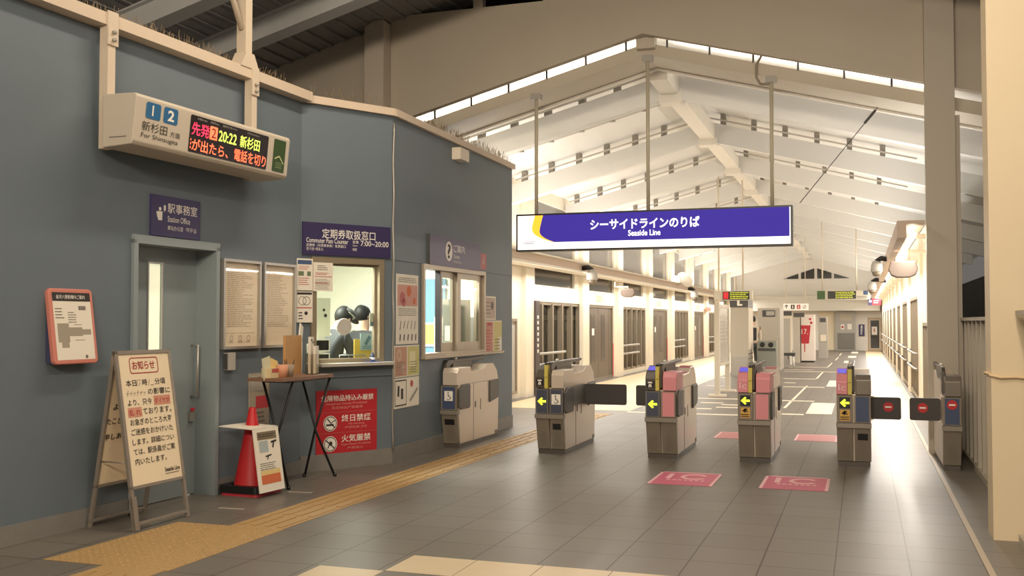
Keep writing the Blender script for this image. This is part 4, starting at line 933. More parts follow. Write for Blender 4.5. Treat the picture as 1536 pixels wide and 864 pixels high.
sheet('3', .05, .39, .585, .92, 'white poster with dark border under the pinkish brown poster', [(M_printd, lambda b, w, h: [b.rect(*r, -.008) for r in ((-w*.9, w*.9, h*.9, h*.94), (-w*.9, w*.9, h*.08, h*.12), (-w*.9, -w*.84, h*.08, h*.94), (w*.84, w*.9, h*.08, h*.94))] + [b.bar((-w*.4, h*.4), (-w*.35, h*.75), .05, -.008), b.bar((w*.2, h*.3), (w*.2, h*.65), .06, -.008)])], 0, 'poster', 'poster')
sheet('3', .40, .73, .585, .92, 'white poster with slanted pen drawing under the yellow green poster', [(M_lgrey, lambda b, w, h: b.bar((-w*.6, h*.2), (w*.7, h*.6), .04, -.008)), (M_printr, lambda b, w, h: b.disc(-w*.3, h*.78, .04, -.008, 12)), (M_print, lambda b, w, h: b.bar((-w*.5, h*.2), (w*.75, h*.58), .012, -.0095))], 0, 'poster', 'poster')
sheet('3', 2.99, 3.45, 1.58, 1.91, 'pale poster right of the guide window', [(mat('poster_grey', (196, 172, 158), .6), lambda b, w, h: b.rect(-w*.9, w*.85, h*.05, h*.93, -.008)), (M_print, lambda b, w, h: (b.disc(w*.3, h*.6, .06, -.01, 12), b.scribble(-w*.8, w*.1, h*.2, h*.8, 4, -.01, .25)))], 0, 'poster', 'poster')
sheet('3', 2.98, 3.34, 1.10, 1.57, 'pink poster below the pale poster right of the guide window', [(mat('poster_pink', (196, 138, 124), .6), lambda b, w, h: b.rect(-w*.93, w*.93, h*.03, h*.97, -.008)), (M_printr, lambda b, w, h: (b.rect(-w*.4, w*.6, h*.85, h*.93, -.01), b.scribble(-w*.7, w*.7, h*.1, h*.75, 7, -.01, .3)))], 0, 'poster', 'poster')
sheet('3', 3.35, 3.71, 1.10, 1.57, 'yellowish poster beside the pink one right of the guide window', [(mat('poster_yellow', (208, 192, 128), .6), lambda b, w, h: (b.rect(-w*.95, w*.95, h*.5, h*.97, -.008), b.rect(-w*.95, w*.2, h*.03, h*.5, -.008))), (M_print, lambda b, w, h: b.scribble(-w*.7, w*.7, h*.1, h*.48, 4, -.0095, .3))], 0, 'poster', 'poster')
# --- guide sign and window
t = wthing('3', 'guide_sign', 'grey purple guide sign with question mark above the sliding window', 'sign', 1.88, 2.235)
MB().box(-.88, .88, -.03, 0, 0, .37).build('board', mat('guide_purple', (104, 98, 122), .5), t); MB().box(-.9, -.88, -.035, 0, 0, .37).build('edge', M_dgrey, t)
q = MB().disc(-.28, .20, .125, -.0315, 28, .115).build('badge', M_printw, t); lettering(q, M_printd, [('?', -.335, .11, .11, .18)], -.033, bold=.02)
lettering(t, M_printw, [('ご案内', -.12, .20, .39, .10), ('Guide', -.12, .125, .2, .045), ('咨询处 안내', -.12, .06, .25, .038)], -.0315)
t = wthing('3', 'red_plate', 'small red plate at the right end of the guide sign', 'sign', 2.92, 2.27); MB().box(-.11, .11, -.012, 0, 0, .22).build('board', mat('plate_red', (176, 84, 84), .5), t); b = MB(); b.ring(0, .11, .02, .035, -.0135, 14); b.bar((0, .14), (0, .19), .015, -.0135); b.build('print', M_lgrey, t)
t = thing('window_2', 'sliding guide window in the blue front wall', 'window', on('3', (WIN3[0]+WIN3[1])/2, WIN3[2], 0), FR['3'][2]); tag(t, kind='structure')
ww = (WIN3[1]-WIN3[0])/2; wh = WIN3[3]-WIN3[2]; M_wf = mat('window_alu', (168, 154, 136), .4, .35)
b = MB(); frame_mb(b, -ww-.05, ww+.05, -.04, wh+.05, .055, -.03, .13); b.box(-ww-.06, ww+.75, -.06, 0, -.05, -.02); b.build('window_frame', M_wf, t)
for a, c, yy in ((-.40, .16, .06), (.12, ww, .015)):
    b = MB(); b.box(a, a+.12, yy, yy+.035, 0, wh); b.box(c-.10, c, yy, yy+.035, 0, wh); b.box(a+.12, c-.10, yy, yy+.035, 0, .13); b.box(a+.12, c-.10, yy, yy+.035, wh-.08, wh); s = b.build('sash', M_wf, t)
    MB().box(a+.12, c-.1, yy+.015, yy+.02, .13, wh-.08).build('pane', M_glass, s)
MB().box(-.43, -.40, .03, .1, 0, wh).build('sash_edge', M_black, t)
# --- small box high on the front wall
t = wthing('3', 'sensor_box', 'small cream box high on the blue front wall', 'box', 1.95, 3.62); MB().box(-.18, .12, -.12, 0, 0, .15).build('body', M_cream, t, .008); MB().tube([(.12, -.05, .06), (.22, -.03, .05), (.24, 0, .03)], .012, 6).build('cable', M_dgrey, t)

# ================================================================ departure board on hanger posts
M_hang = mat('hanger_cream', (208, 192, 170), .5)
t = wthing('1', 'departure_board', 'cream departure board with red and green LED text on white posts', 'departure board', 2.25, 2.875)
BD = dict(x0=-1.13, x1=.93)
prof = [(-.13, .0), (-.40, .015), (-.42, .04), (-.455, .375), (-.44, .40), (-.13, .41)]
MB().prism(prof, BD['x0'], BD['x1'], 'x').build('casing', mat('casing_cream', (198, 186, 168), .45), t, .008)
# face plane: from (-.31,.07) to (-.345,.40)
p0 = Vector((0, -.42, .04)); up = Vector((0, -.035, .335)); upn = up.normalized()
def FM(off): 
    n = Vector((0, -upn.z, upn.y)); R = Matrix(((1, 0, 0, 0), (0, -n.y, upn.y, 0), (0, -n.z, upn.z, 0), (0, 0, 0, 1)))
    return Matrix.Translation(p0 + n*off) @ R
def onface(mb, name, m, off, par=t): mb.move(FM(off)); return mb.build(name, m, par)
H_ = up.length
scr = onface(MB().flat(rrect(-.50, .585, .015, .315, .015), 0), 'screen', mat('led_screen_black', (34, 24, 24), .25), .003)
for i, x in enumerate((-1.02, -.82)):
    onface(MB().flat(rrect(x, x+.165, .19, .315, .02), 0), 'track_number', mat('track_blue', (44, 104, 148), .45), .003)
o = lettering(t, M_printw, [('1', -.955, .215, None, .08), ('2', -.775, .21, .075, .085)], 0, bold=.03); o.data.transform(FM(.005))
o = lettering(t, M_printd, [('新杉田', -1.05, .09, .285, .075), ('方面', -.73, .093, .12, .042), ('For Shinsugita', -1.05, .03, .42, .045)], 0, 'destination', bold=0); o.data.transform(FM(.004))
LR = mat('led_pinkred', (255, 52, 84), .5, emit=1.6); LO = mat('led_orange', (255, 110, 72), .5, emit=1.6); LY = mat('led_lime', (226, 255, 96), .5, emit=1.5)
o = lettering(scr, LR, [('先発', -.48, .155, .225, .105)], 0, 'led_text_red', bold=.008); o.data.transform(FM(.006))
onface(MB().flat(rrect(-.25, -.15, .155, .265, .008), 0), 'led_block', LO, .006, scr)
o = lettering(scr, mat('led_dark', (110, 30, 20), .5), [('2', -.23, .17, .06, .08)], 0, 'led_digit'); o.data.transform(FM(.008))
o = lettering(scr, LY, [('20:22', -.13, .16, .245, .09), ('新杉田', .165, .155, .29, .105)], 0, 'led_text_green', bold=.006); o.data.transform(FM(.006))
o = lettering(scr, LO, [('が出たら、', -.465, .03, .48, .10), ('電話を切り', .10, .03, .465, .105)], 0, 'led_text_orange', bold=.01); o.data.transform(FM(.006))
b = MB(); b.scribble(-.505+.02, -.475, .035, .13, 3, 0, .6, 0); onface(b, 'led_fragment', LO, .006, scr)
o = lettering(scr, M_lgrey, [('先発Order', -.42, .285, .13, .018), ('時刻Time', -.25, .285, .11, .018), ('種別行先Train', -.09, .285, .2, .018), ('行先Destination', .26, .285, .18, .018)], 0, 'small_lettering', bold=0); o.data.transform(FM(.005))
ck = onface(MB().flat(rrect(.675, .865, .02, .315, .012), 0), 'clock', mat('clock_glass', (62, 84, 48), .15), .003)
b = MB(); b.bar((.77, .165), (.70, .135), .012, 0); b.bar((.77, .165), (.845, .10), .010, 0); onface(b, 'clock_hands', mat('hand_pale', (206, 208, 150), .5), .006, ck)
b = MB(); b.scribble(.72, .82, .05, .11, 3, 0, .5, 0); onface(b, 'clock_print', mat('clock_pale', (120, 140, 90), .5), .005, ck)
b = MB(); b.box(BD['x0']-.002, BD['x0'], -.36, -.2, .07, .078); b.build('end_label', M_print, t)
for i, (s, zt) in enumerate(((1.21, 3.93), (3.07, 3.93))):
    h = wthing('1', 'hanger_post', ('white hanger post at the left end of the departure board', 'white hanger post at the right end of the departure board')[i], 'post', s, 2.88)
    MB().box(-.04, .04, -.13, -.05, .0, 1.0).build('post', M_hang, h, .004); MB().box(-.055, .055, -.145, -.13, .80, 1.06).build('gusset', M_hang, h, .004)
    for z in (.84, .9): b_ = MB().lathe([(.016, 0), (.016, .02), (.008, .03)], seg=8).build('bolt', M_alu, h); b_.location = (0, -.145, z); b_.rotation_euler = (PI/2, 0, 0)
h = wthing('1', 'upper_post', 'white post rising to the roof above the departure board with a slanted brace', 'post', 2.99, 3.92)
MB().box(-.05, .05, -.12, -.02, 0, 1.9).build('post', M_hang, h, .004); MB().prism([(-.14, 0), (.14, 0), (.06, .14), (-.06, .14)], -.14, -.01, 'y').build('foot', M_hang, h)
MB().tube([(-.05, -.075, .36), (-.55, -.05, 1.3)], .03, 6).build('brace', M_hang, h)

# ================================================================ A-frame notice board
t = thing('a_frame_sign', 'tall white A-frame notice board on the floor by the office door', 'A-frame sign', (-5.315, 6.63, 0), PI/2 - .02)
M_af = mat('aframe_grey', (148, 138, 126), .4, .4)
zt = 1.33; hh = .315
def side(s, nm):
    # panel in local coords; s=-1 front (towards the concourse), +1 back
    th = math.atan2(.213, zt); M = Matrix.Translation((0, 0, zt)) @ Matrix.Rotation(-s*th if s < 0 else -s*th, 4, 'X') @ Matrix.Translation((0, 0, -zt))
    M = Matrix.Translation((0, 0, zt)) @ Matrix.Rotation(s*th, 4, 'X') @ Matrix.Translation((0, 0, -zt))
    ln = math.hypot(.213, zt)
    b = MB(); zb = zt-ln
    b.box(-hh, -hh+.028, -.014, .014, zb, zt); b.box(hh-.028, hh, -.014, .014, zb, zt); b.box(-hh, hh, -.014, .014, zt-.03, zt); b.box(-hh, hh, -.014, .014, .285, .31); b.box(-hh, hh, -.01, .01, zb+.035, zb+.06)
    if s < 0: b.box(-hh, -hh+.045, -.018, .02, zb, zb+.25)
    b.move(M); f = b.build(nm, M_af, t, .003)
    MB().box(-hh+.025, hh-.025, -.006 if s < 0 else -.006, .006, .305, zt-.025).move(M).build('panel', mat('aframe_panel', (236, 218, 186), .5), f)
    return f, M
f, M = side(-1, 'front_frame')
yq = -.0085
def put(items, m, nm, bold=.012):
    o = lettering(f, m, items, yq, nm, bold=bold); o.data.transform(M); return o
X = lambda u: -hh+.03 + u*(2*hh-.06)
Z = lambda v: 1.305 - v*1.0
put([('お知らせ', X(.25), Z(.125), .255, .068)], M_darkred, 'title', .012)
b = MB(); pts = rrect(X(.2), X(.77), Z(.155), Z(.03), .025); pin = rrect(X(.2)+.007, X(.77)-.007, Z(.155)+.007, Z(.03)-.007, .02)
for i in range(len(pts)): j = (i+1) % len(pts); b.flat([pts[i], pts[j], pin[j], pin[i]], yq)
b.move(M).build('title_border', M_darkred, f)
rows = [('本日', .09, .115, 0), ('時', .41, .055, 0), ('分頃', .66, .125, 0), ('の影響に', .50, .26, 1), ('より、只今', .085, .27, 2), ('ております。', .36, .33, 3), ('お急ぎのところ大変', .09, .475, 4), ('ご迷惑をおかけいた', .09, .475, 5), ('します。詳細につい', .09, .475, 6), ('ては、駅係員がご案', .09, .475, 7), ('内いたします。', .10, .355, 8)]
V = lambda i: .25 + i*.0745
put([(s_, X(u), Z(V(i)), wd, .05) for s_, u, wd, i in rows], M_printd, 'lettering', .008)
MB().rect(X(.60), X(.94), Z(V(2)+.012), Z(V(2)-.062), yq+.0008).move(M).build('red_highlight', mat('highlight_red', (206, 146, 122), .6), f)
MB().rect(X(.07), X(.34), Z(V(3)+.012), Z(V(3)-.062), yq+.0008).move(M).build('red_highlight', MATS['highlight_red'], f)
put([('ダイヤが', X(.61), Z(V(2)), .18, .046), ('乱 れ', X(.09), Z(V(3)), .13, .046)], M_darkred, 'red_lettering', .008)
b = MB(); z0 = V(0); b.bar((X(.30), Z(z0)), (X(.32), Z(z0-.05)), .005, yq); b.bar((X(.34), Z(z0)), (X(.37), Z(z0-.03)), .005, yq); b.bar((X(.34), Z(z0-.045)), (X(.38), Z(z0-.045)), .005, yq); b.bar((X(.53), Z(z0)), (X(.56), Z(z0-.045)), .005, yq); b.bar((X(.57), Z(z0)), (X(.63), Z(z0)), .005, yq)
for i in range(6): b.bar((X(.09+i*.065), Z(V(1))), (X(.12+i*.065), Z(V(1)-.045 + .01*(i % 3))), .004, yq); b.bar((X(.08+i*.065), Z(V(1)-.025)), (X(.13+i*.065), Z(V(1)-.02)), .003, yq)
b.move(M).build('handwriting', mat('pen_grey', (150, 136, 112), .6), f)
put([('Seaside Line', X(.66), Z(.935), .175, .034)], M_printd, 'logo', .02); b = MB(); b.scribble(X(.66), X(.95), Z(.955), Z(.945), 1, yq, .6, 0); b.move(M).build('small_print', M_print, f)
f2, M2 = side(1, 'back_frame')
FL = Matrix.Rotation(PI, 4, 'Z')
o = lettering(f2, M_printd, [('より、', .07, Z(.43), .17, .05), ('たことを', .02, Z(.54), .22, .05), ('申しあげ', .02, Z(.66), .25, .05), ('本日', .15, Z(.2), .11, .05)], -.0085, 'back_lettering', bold=.02)
# back panel text shows on the inner face
o.data.transform(Matrix.Translation((-.31, 0, 0))); o.data.transform(M2)
MB().tube([(-hh+.01, -.14, .5), (-hh+.01, .14, .5)], .006, 6).build('stay', M_af, t)

# ================================================================ traffic cone with notice
t = thing('traffic_cone', 'red traffic cone with black weight ring below the first poster case', 'traffic cone', (-5.26, 8.08, 0), PI/2-.05)
MB().prism(rrect(-.2, .2, -.2, .2, .04), 0, .025, 'z').build('base', mat('cone_base_red', (196, 56, 66), .5), t)
MB().lathe([(.175, .025), (.165, .04), (.032, .76), (.022, .775), (.005, .775)], seg=32).build('cone', mat('cone_red', (186, 32, 36), .45), t)
b = MB(); o_ = rrect(-.215, .215, -.215, .215, .05); i_ = rrect(-.15, .15, -.15, .15, .05)
for k in range(len(o_)):
    j = (k+1) % len(o_)
    for (za, zb_, P, Q) in ((.09, .09, o_, i_), ): b.poly([(P[k][0], P[k][1], .09), (P[j][0], P[j][1], .09), (Q[j][0], Q[j][1], .09), (Q[k][0], Q[k][1], .09)])
    b.poly([(o_[k][0], o_[k][1], .026), (o_[j][0], o_[j][1], .026), (o_[j][0], o_[j][1], .09), (o_[k][0], o_[k][1], .09)]); b.poly([(i_[k][0], i_[k][1], .09), (i_[j][0], i_[j][1], .09), (i_[j][0], i_[j][1], .026), (i_[k][0], i_[k][1], .026)])
b.build('weight_ring', M_black, t)
t = thing('cone_notice', 'white folded notice with orange panel hung over the traffic cone', 'notice', (-5.26, 8.08, 0), PI/2 - .12)
b = MB(); b.prism([(-.19, .60), (-.19, .606), (.17, .62), (.17, .612)], -.25, .12, 'x'); b.build('top_card', M_paper, t)
TM = Matrix.Translation((-.05, -.20, .60)) @ Matrix.Rotation(math.radians(-9), 4, 'X') @ Matrix.Translation((0, 0, -.58))
MB().box(-.185, .155, -.006, .006, .02, .58).move(TM).build('front_card', M_paper, t)
b = MB(); b.rect(-.145, .115, .48, .55, -.008); b.move(TM).build('heading', mat('heading_olive', (122, 108, 82), .6), t)
b = MB(); b.rect(-.13, -.01, .37, .47, -.008); b.move(TM).build('picture', mat('picture_blue', (168, 178, 176), .6), t)
b = MB(); b.rect(-.145, .115, .09, .17, -.008); b.move(TM).build('orange_panel', M_orange, t)
b = MB(); b.rect(-.145, .115, .17, .21, -.008); b.move(TM).build('yellow_panel', mat('panel_yellow', (222, 196, 130), .6), t)
b = MB(); b.bar((.03, .45), (.11, .46), .018, -.008); b.bar((.05, .4), (.07, .45), .02, -.008); b.bar((-.06, .33), (.02, .34), .014, -.008); b.bar((-.04, .3), (-.02, .33), .012, -.008); b.scribble(-.145, .11, .21, .28, 4, -.008, .3); b.scribble(-.13, .1, .5, .535, 2, -.0095, .4, .1); b.move(TM).build('print', M_printd, t)

# ================================================================ folding table and what stands on it
t = thing('folding_table', 'small brown folding table with crossed black legs by the counter', 'table', (-5.165, 8.78, 0), .0)
th = FR['1'][2]
MB().box(-.19, .19, -.64, .29, 1.005, 1.035).build('tabletop', M_wood, t, .005)
for y0_ in (-.44, .26):
    for s_, nm in ((1, 'front'), (-1, 'back')):
        yl = y0_ + (.0 if s_ > 0 else .03)
        g_ = MB().tube([(-s_*.15, yl, 1.0), (s_*.02, yl, .45), (s_*.13, yl + (.18 if y0_ > 0 and s_ > 0 else 0), .0)], .0125, 8).build('leg', M_black, t)
        MB().lathe([(.018, 0), (.018, .03)], seg=10).build('foot', M_black, g_).location = (s_*.13, yl + (.18 if y0_ > 0 and s_ > 0 else 0), 0)
MB().box(-.15, .15, -.46, .27, .985, 1.003).build('apron', M_black, t)
TZ = 1.036
t = thing('tan_board', 'upright tan board standing on the folding table', 'board', (-5.22, 8.70, TZ), PI/2 + .16); MB().box(-.205, .205, -.012, .012, 0, .385).build('board', M_cardboard, t, .003); MB().prism([(0.012, 0), (.1, 0), (.012, .2)], -.01, .01, 'x').build('strut', M_cardboard, t)
t = thing('leaflet_rack', 'clear leaflet rack with white leaflets right of the tan board', 'rack', (-5.15, 8.97, TZ), PI/2 + .3)
b = MB(); b.box(-.085, .085, -.06, -.055, 0, .1); b.box(-.085, -.08, -.06, .06, 0, .2); b.box(.08, .085, -.06, .06, 0, .2); b.box(-.085, .085, .055, .06, 0, .3); b.box(-.085, .085, -.06, .06, 0, .006); b.build('holder', glass_mat('rack_clear', (247, 245, 240), .03), t)
for i, (lb, h) in enumerate((('front white leaflet stack in the clear rack', .27), ('rear leaflet stack in the clear rack with black marks', .36))):
    l = MB().box(-.07, .07, -.012, .012, 0, h).build('leaflets', M_paper, None); l.matrix_world = Matrix.Translation((-5.15, 8.97, TZ+.007)) @ Matrix.Rotation(PI/2+.3, 4, 'Z') @ Matrix.Translation((0, -.03 + .05*i, 0)); tag(l, lb, 'leaflets')
    if i: b = MB(); b.bar((-.05, h-.03), (.0, h-.035), .02, -.0135); b.bar((.0, h-.06), (.06, h-.05), .015, -.0135); b.build('print', M_printd, l)
l = MB().box(-.07, .05, -.006, .006, 0, .17).move(Matrix.Rotation(.35, 4, 'Y')).build('card_fan', M_paper); l.location = (-5.27, 8.93, TZ+.32); l.rotation_euler = (0, 0, PI/2+.3); tag(l, 'white slanted cards sticking up behind the tan board', 'cards')
MB().box(-.05, .05, -.01, .01, -.32, 0).build('stand', M_paper, l)
def pot(x, y, lb, m, r=.055, h=.115):
    t = thing('cup', lb, 'cup', (x, y, TZ)); MB().lathe([(r*.85, 0), (r, h), (r-.006, h), (r*.8, .008)], seg=20).build('cup', m, t); return t
pot(-5.11, 8.34, 'orange tan paper cup on the folding table', mat('cup_tan', (206, 146, 112), .6))
g_ = pot(-5.13, 8.47, 'grey cup with pens between the tan cup and the tan board', mat('cup_grey', (156, 138, 118), .6), .06)
for i, (dx, dy) in enumerate(((.02, .01), (-.02, .02), (.0, -.02))):
    p_ = MB().tube([(0, 0, .015), (dx*1.6, dy*2, .16)], .004, 6).build('pen', M_printd); p_.location = (-5.13+dx, 8.47+dy, TZ+.0); tag(p_, ('dark pen in the grey cup, nearest the wall side', 'dark pen in the grey cup leaning to the tan board', 'dark pen in the grey cup leaning to the tan cup')[i], 'pen')
t = thing('card_box', 'small card box with white and yellow papers at the left end of the table', 'card box', (-5.17, 8.24, TZ), PI/2)
b = MB(); b.box(-.08, .08, -.05, .05, 0, .09); b.build('box', mat('box_beige', (214, 196, 152), .6), t); MB().rect(-.06, .06, .05, .085, -.0515).build('red_label', M_printr, t)
MB().box(-.11, .02, -.0, .008, .0, .2).move(Matrix.Rotation(-.18, 4, 'Y')).build('pale_card', mat('card_greenish', (212, 208, 176), .6), t); MB().box(-.03, .09, .012, .02, .02, .18).move(Matrix.Rotation(.3, 4, 'Y')).build('yellow_card', mat('card_yellow', (232, 204, 130), .6), t); MB().box(.05, .2, .022, .03, .04, .17).move(Matrix.Rotation(.35, 4, 'Y')).build('white_card', M_paper, t)

# ================================================================ inside the office, seen through the windows
t = thing('desk', 'pale office desk behind the counter window', 'desk', on('2', .8, 0, -.31), FR['2'][2]); MB().box(-.5, .34, -.17, .17, 1.02, 1.06).build('desktop', M_lgrey, t)
for x in (-.45, .30): MB().box(x-.02, x+.02, -.15, .15, 0, 1.02).build('leg', M_lgrey, t)
t = thing('ticket_terminal', 'small terminal with two dark screens at the left of the counter window', 'terminal', on('2', .42, 1.061, -.30), FR['2'][2])
for z in (.0, .15): MB().box(-.12, .09, -.02, .04, .02+z, .155+z).build('screen_casing', M_white, t); MB().rect(-.11, .075, .035+z, .14+z, -.0215).build('screen', M_black, t)
MB().box(-.1, .08, -.04, .06, 0, .02).build('base', M_white, t)
t = thing('white_panel', 'white panel on a stem behind the terminal', 'panel', on('2', .46, 1.061, -.40), FR['2'][2]); MB().box(-.11, .11, -.02, .02, .33, .75).build('panel', mat('panel_lit', (242, 238, 214), .5), t); MB().box(-.05, .05, -.02, .02, 0, .33).build('stem', M_white, t); b = MB(); b.disc(.03, .62, .016, -.022, 10); b.disc(.05, .56, .02, -.022, 10); b.build('hooks', M_printd, t)
t = thing('card_stand', 'stand with blue and yellow cards at the right of the counter window', 'card stand', on('2', .9, 1.061, -.20), FR['2'][2]); MB().box(-.13, .13, 0, .02, .02, .30).build('yellow_card', mat('card_deep_yellow', (222, 190, 84), .5), t); MB().box(-.06, .13, -.01, 0, .18, .36).build('blue_card', mat('card_blue', (166, 188, 192), .5), t); b = MB(); b.bar((.0, .24), (.06, .33), .04, -.012); b.scribble(-.04, .12, .19, .23, 2, -.012); b.build('print', mat('print_teal', (96, 130, 140), .5), t); MB().box(-.1, .1, -.03, .05, 0, .02).build('base', M_white, t)
t = thing('wall_card', 'small pale card stuck inside the right of the counter window', 'card', on('2', .93, 1.5, -.052), FR['2'][2]); MB().box(-.06, .06, 0, .004, 0, .15).build('card', M_paper, t); MB().rect(-.05, .05, .01, .05, -.002).build('print', mat('print_teal', (96, 130, 140), .5), t)
t = thing('hand_gel', 'dark bottle with pale label standing on a blue tray at the counter', 'bottle', on('2', .86, 1.123, .02), FR['2'][2]); MB().lathe([(.028, 0), (.03, .05), (.02, .075), (.01, .085), (.01, .1)], seg=14).build('bottle', M_navy, t); MB().lathe([(.0305, .015), (.0305, .045)], seg=14).build('label_band', M_printw, t)
t = thing('coin_tray', 'blue coin tray on the counter shelf', 'tray', on('2', .84, 1.111, .04), FR['2'][2]); MB().prism(rrect(-.1, .1, -.07, .06, .02), 0, .012, 'z').build('tray', mat('tray_blue', (62, 104, 190), .4), t)
t = thing('counter_papers', 'flat white papers lying on the counter shelf', 'papers', on('2', .62, 1.111, .06), FR['2'][2]+.2); MB().box(-.13, .12, -.06, .05, 0, .004).build('papers', M_paper, t)
t = thing('counter_rail', 'thin metal rail standing on the counter inside the window', 'rail', on('2', .72, 1.061, -.16), FR['2'][2]); MB().tube([(-.16, 0, 0), (-.16, 0, .13), (.16, 0, .13), (.16, 0, 0)], .007, 8).build('rail', M_alu, t)
o = MB().box(-6.75, -5.93, 14.24, 14.30, .0, 2.20).build('blue_partition', mat('partition_blue', (96, 140, 166), .5)); tag(o, 'pale blue partition seen through the open guide window', 'partition')
t = thing('pin_board', 'white framed board with brown sheet seen low through the guide window', 'board', (-6.14, 14.24, 1.18)); b = MB(); frame_mb(b, -.15, .15, 0, .36, .03, -.02, 0); b.build('frame', M_white, t); MB().box(-.12, .12, -.01, 0, .03, .33).build('sheet', mat('sheet_yellow', (226, 206, 96), .5), t); MB().rect(-.09, .05, .06, .27, -.012).build('brown_print', M_cardboard, t)
t = thing('white_cabinet', 'white cabinet standing beside the blue partition in the office', 'cabinet', (-5.50, 13.45, 0)); MB().box(-.16, .24, -.25, .3, 0, 1.62).build('body', M_white, t, .005); MB().rect(0, .2, .9, 1.45, -.252).build('door_panel', M_lgrey, t)
t = thing('grey_cabinet', 'grey green cabinet behind the right pane of the guide window', 'cabinet', (-5.2, 12.75, 0)); MB().box(-.06, .14, -.2, .3, 0, 1.85).build('body', mat('cabinet_sage', (138, 140, 128), .5), t, .005); MB().rect(-.03, .05, 1.3, 1.5, -.202).build('label', M_printw, t)

# ================================================================ people
def skin(name, verts, edges, m, parent=None, sub=2):
    me = bpy.data.meshes.new(name); me.from_pydata([v[0] for v in verts], edges, []); ob = bpy.data.objects.new(name, me); COL.objects.link(ob)
    ob.modifiers.new('s', 'SKIN'); s = ob.modifiers.new('u', 'SUBSURF'); s.levels = sub; s.render_levels = sub
    for i, v in enumerate(verts):
        r = v[1]; me.skin_vertices[0].data[i].radius = r if isinstance(r, tuple) else (r, r)
    me.skin_vertices[0].data[0].use_root = True
    dg = bpy.context.evaluated_depsgraph_get(); dg.update()
    m2 = bpy.data.meshes.new_from_object(ob.evaluated_get(dg)); m2.name = name
    bpy.data.objects.remove(ob); m2.materials.clear(); m2.materials.append(m)
    for p in m2.polygons: p.use_smooth = True
    o = bpy.data.objects.new(name, m2); COL.objects.link(o); o.parent = parent; return o
def ellipsoid(c, r, m, name, parent, cut=None, rot=0.):
    bm = bmesh.new(); bmesh.ops.create_uvsphere(bm, u_segments=24, v_segments=16, radius=1)
    if cut is not None: bmesh.ops.delete(bm, geom=[v for v in bm.verts if v.co.z < cut], context='VERTS')
    bmesh.ops.transform(bm, matrix=Matrix.Translation(c) @ Matrix.Rotation(rot, 4, 'Y') @ Matrix.Diagonal((*r, 1)), verts=bm.verts)
    me = bpy.data.meshes.new(name); bm.to_mesh(me); bm.free(); me.materials.append(m)
    for p in me.polygons: p.use_smooth = True
    o = bpy.data.objects.new(name, me); COL.objects.link(o); o.parent = parent; return o
M_suit = mat('uniform_dark', (50, 52, 54), .7); M_hair = mat('hair_black', (28, 25, 23), .6)
def hand(parent_vs, parent_es, wrist_i, p, d, side):
    """five fingers rooted at the wrist, curling along d"""
    d = Vector(d).normalized(); up = Vector((0, 0, 1)); lat = d.cross(up).normalized()*side
    base = len(parent_vs); parent_vs.append((tuple(Vector(p)+d*.05), (.036, .016))); parent_es.append((wrist_i, base))
    for k, (off, ln) in enumerate(((-.03, .07), (-.01, .08), (.01, .075), (.03, .06))):
        a = len(parent_vs); q = Vector(p)+d*.085+lat*off; parent_vs.append((tuple(q), .009)); parent_vs.append((tuple(q+d*ln*.5-up*.008), .0085)); parent_vs.append((tuple(q+d*ln-up*.03), .0075)); parent_es.extend([(base, a), (a, a+1), (a+1, a+2)])
    a = len(parent_vs); q = Vector(p)+d*.045-lat*.035; parent_vs.append((tuple(q), .011)); parent_vs.append((tuple(q+d*.04-lat*.015-up*.01), .009)); parent_es.extend([(base, a), (a, a+1)])
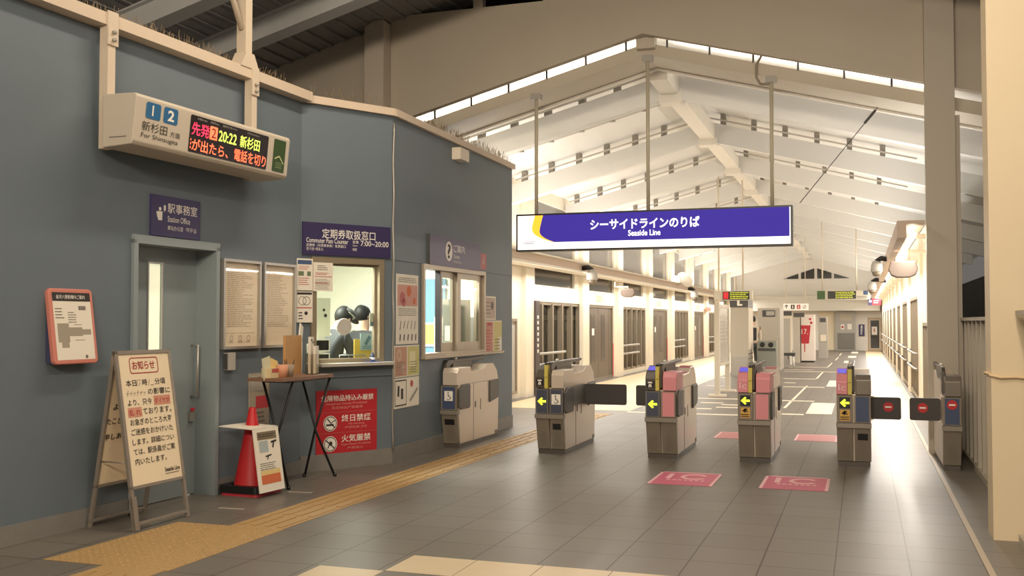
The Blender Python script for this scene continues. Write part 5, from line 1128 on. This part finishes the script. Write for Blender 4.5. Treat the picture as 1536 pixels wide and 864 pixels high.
def person(label, loc, rotz, lean=0., bow=0., coat=M_suit, legs=True, cap=None, mask=False, arms='desk', scale=1.):
    """local: faces +x, y to its left, z up"""
    t = thing('person', label, 'person', loc, rotz); t.scale = (scale,)*3
    hip = Vector((0, 0, .92)); L_ = lambda h: Vector((math.sin(lean)*h, 0, math.cos(lean)*h))
    waist = hip+L_(.18); chest = hip+L_(.40); neck = hip+L_(.56); hd = neck + Vector((math.sin(lean+bow)*.10, 0, math.cos(lean+bow)*.10))
    hu = Vector((math.sin(bow), 0, math.cos(bow))); hf = Vector((math.cos(bow), 0, -math.sin(bow)))
    V = [(tuple(hip), (.12, .12)), (tuple(waist), (.11, .11)), (tuple(chest), (.12, .12)), (tuple(neck), (.06, .06)), (tuple(hd), (.068, .075)), (tuple(hd+hu*.09), (.08, .088)), (tuple(hd+hu*.145), (.06, .07)), (tuple(hd+hf*.095+hu*.045), .012)]
    Es = [(0, 1), (1, 2), (2, 3), (3, 4), (4, 5), (5, 6), (4, 7)]
    def arm_pts(s):
        sh = chest+L_(.10)+Vector((0, s*.19, 0))
        if arms == 'desk': el = sh+Vector((.12, s*.05, -.27)); wr = el+Vector((.22, -s*.08, .02)); d = (1, -s*.2, -.15)
        else: el = sh+Vector((.02, s*.04, -.29)); wr = el+Vector((.06, 0, -.25)); d = (.15, 0, -1)
        return sh, el, wr, d
    for s in (1, -1):
        sh, el, wr, d = arm_pts(s); i = len(V); V += [(tuple(sh), .055), (tuple(el), .042), (tuple(wr), .028)]; Es += [(2, i), (i, i+1), (i+1, i+2)]
        if arms == 'desk': hand(V, Es, i+2, wr, d, s)
        else:
            j = len(V); V.append((tuple(wr+Vector((.01, 0, -.06))), (.035, .016))); Es.append((i+2, j))
            for k in range(4): a = len(V); q = wr+Vector((.035-.022*k, 0, -.10)); V += [(tuple(q), .009), (tuple(q+Vector((.005, -s*.01, -.065+.006*abs(k-1)))), .0075)]; Es += [(j, a), (a, a+1)]
            a = len(V); V += [(tuple(wr+Vector((.045, 0, -.05))), .01), (tuple(wr+Vector((.055, -s*.01, -.09))), .008)]; Es += [(j, a), (a, a+1)]
    if legs:
        for s in (1, -1):
            i = len(V); V += [(tuple(hip+Vector((0, s*.09, -.08))), .09), ((.02, s*.1, .48), .062), ((-.01, s*.1, .09), .042), ((.13, s*.11, .035), (.04, .03))]; Es += [(0, i), (i, i+1), (i+1, i+2), (i+2, i+3)]
    body = skin('body', V, Es, M_skin, t)
    # jacket
    JV = [(tuple(hip-Vector((0, 0, .06))), (.165, .165)), (tuple(waist), (.155, .155)), (tuple(chest), (.17, .17)), (tuple(neck+L_(.0)), (.082, .082))]; JE = [(0, 1), (1, 2), (2, 3)]
    for s in (1, -1):
        sh, el, wr, d = arm_pts(s); i = len(JV); JV += [(tuple(sh), .075), (tuple(el), .058), (tuple(wr-Vector(d).normalized()*.02), .043)]; JE += [(2, i), (i, i+1), (i+1, i+2)]
    skin('jacket', JV, JE, coat, t)
    ellipsoid(neck+L_(.055)+Vector((.005, 0, 0)), (.066, .066, .02), M_printw, 'collar', t)
    if legs:
        TV = [(tuple(hip), (.16, .13))]; TE = []
        for s in (1, -1): i = len(TV); TV += [(tuple(hip+Vector((0, s*.09, -.08))), .1), ((.02, s*.1, .48), .075), ((-.01, s*.1, .10), .06)]; TE += [(0, i), (i, i+1), (i+1, i+2)]
        skin('trousers', TV, TE, M_suit, t)
        for s in (1, -1): ellipsoid((.06, s*.105, .045), (.135, .05, .046), M_black, 'shoe', t)
    hc = hd+hu*.085
    ellipsoid(hc+hu*.02-hf*.032, (.108, .096, .118), M_hair, 'hair', t, -.72, bow-.1)
    for s in (1, -1):
        e = ellipsoid(hc+hf*.082+Vector((0, s*.03, 0))+hu*.01, (.009, .012, .008), M_black, 'eye', t); ellipsoid(hc+Vector((0, s*.08, 0))-hu*.005, (.018, .012, .028), M_skin, 'ear', t)
    ellipsoid(hd+hf*.078-hu*.0, (.01, .022, .006), mat('lips', (176, 112, 98), .5), 'mouth', t)
    if mask: ellipsoid(hd+hf*.03+hu*.03, (.075, .07, .05), M_printw, 'mask', t)
    if cap:
        c_ = ellipsoid(hc+hu*.065, (.115, .105, .07), cap, 'cap', t, -.1, bow); ellipsoid(hc+hf*.12+hu*.045, (.06, .08, .008), M_black, 'cap_peak', c_, None, bow+.2)
        ellipsoid(hc+hu*.055, (.112, .102, .022), mat('cap_band', (206, 200, 190), .5), 'cap_band', c_, None, bow)
    return t
th2 = FR['2'][2]
person('person in dark uniform and grey cap bowed over the counter behind the round speaking vent', on('2', .62, -.0, -.62), th2+.1, .32, .55, M_suit, True, mat('cap_grey', (92, 92, 88), .7), True)
person('person with black hair and white mask looking right behind the capped one', on('2', 1.30, -.0, -1.02), th2+.05, .12, .15, M_suit, True, None, True, 'desk', .98)
p = person('person in pale jacket with dark backpack half hidden behind the tall grey cabinet', (-3.28, 33.2, 0), PI/2, .05, .2, mat('jacket_pale', (214, 202, 184), .7), True, None, False, 'down', .97)
MB().prism(rrect(-.3, -.14, 1.0, 1.42, .05), -.14, .14, 'y').build('backpack', mat('pack_dark', (52, 44, 48), .7), p, .03)
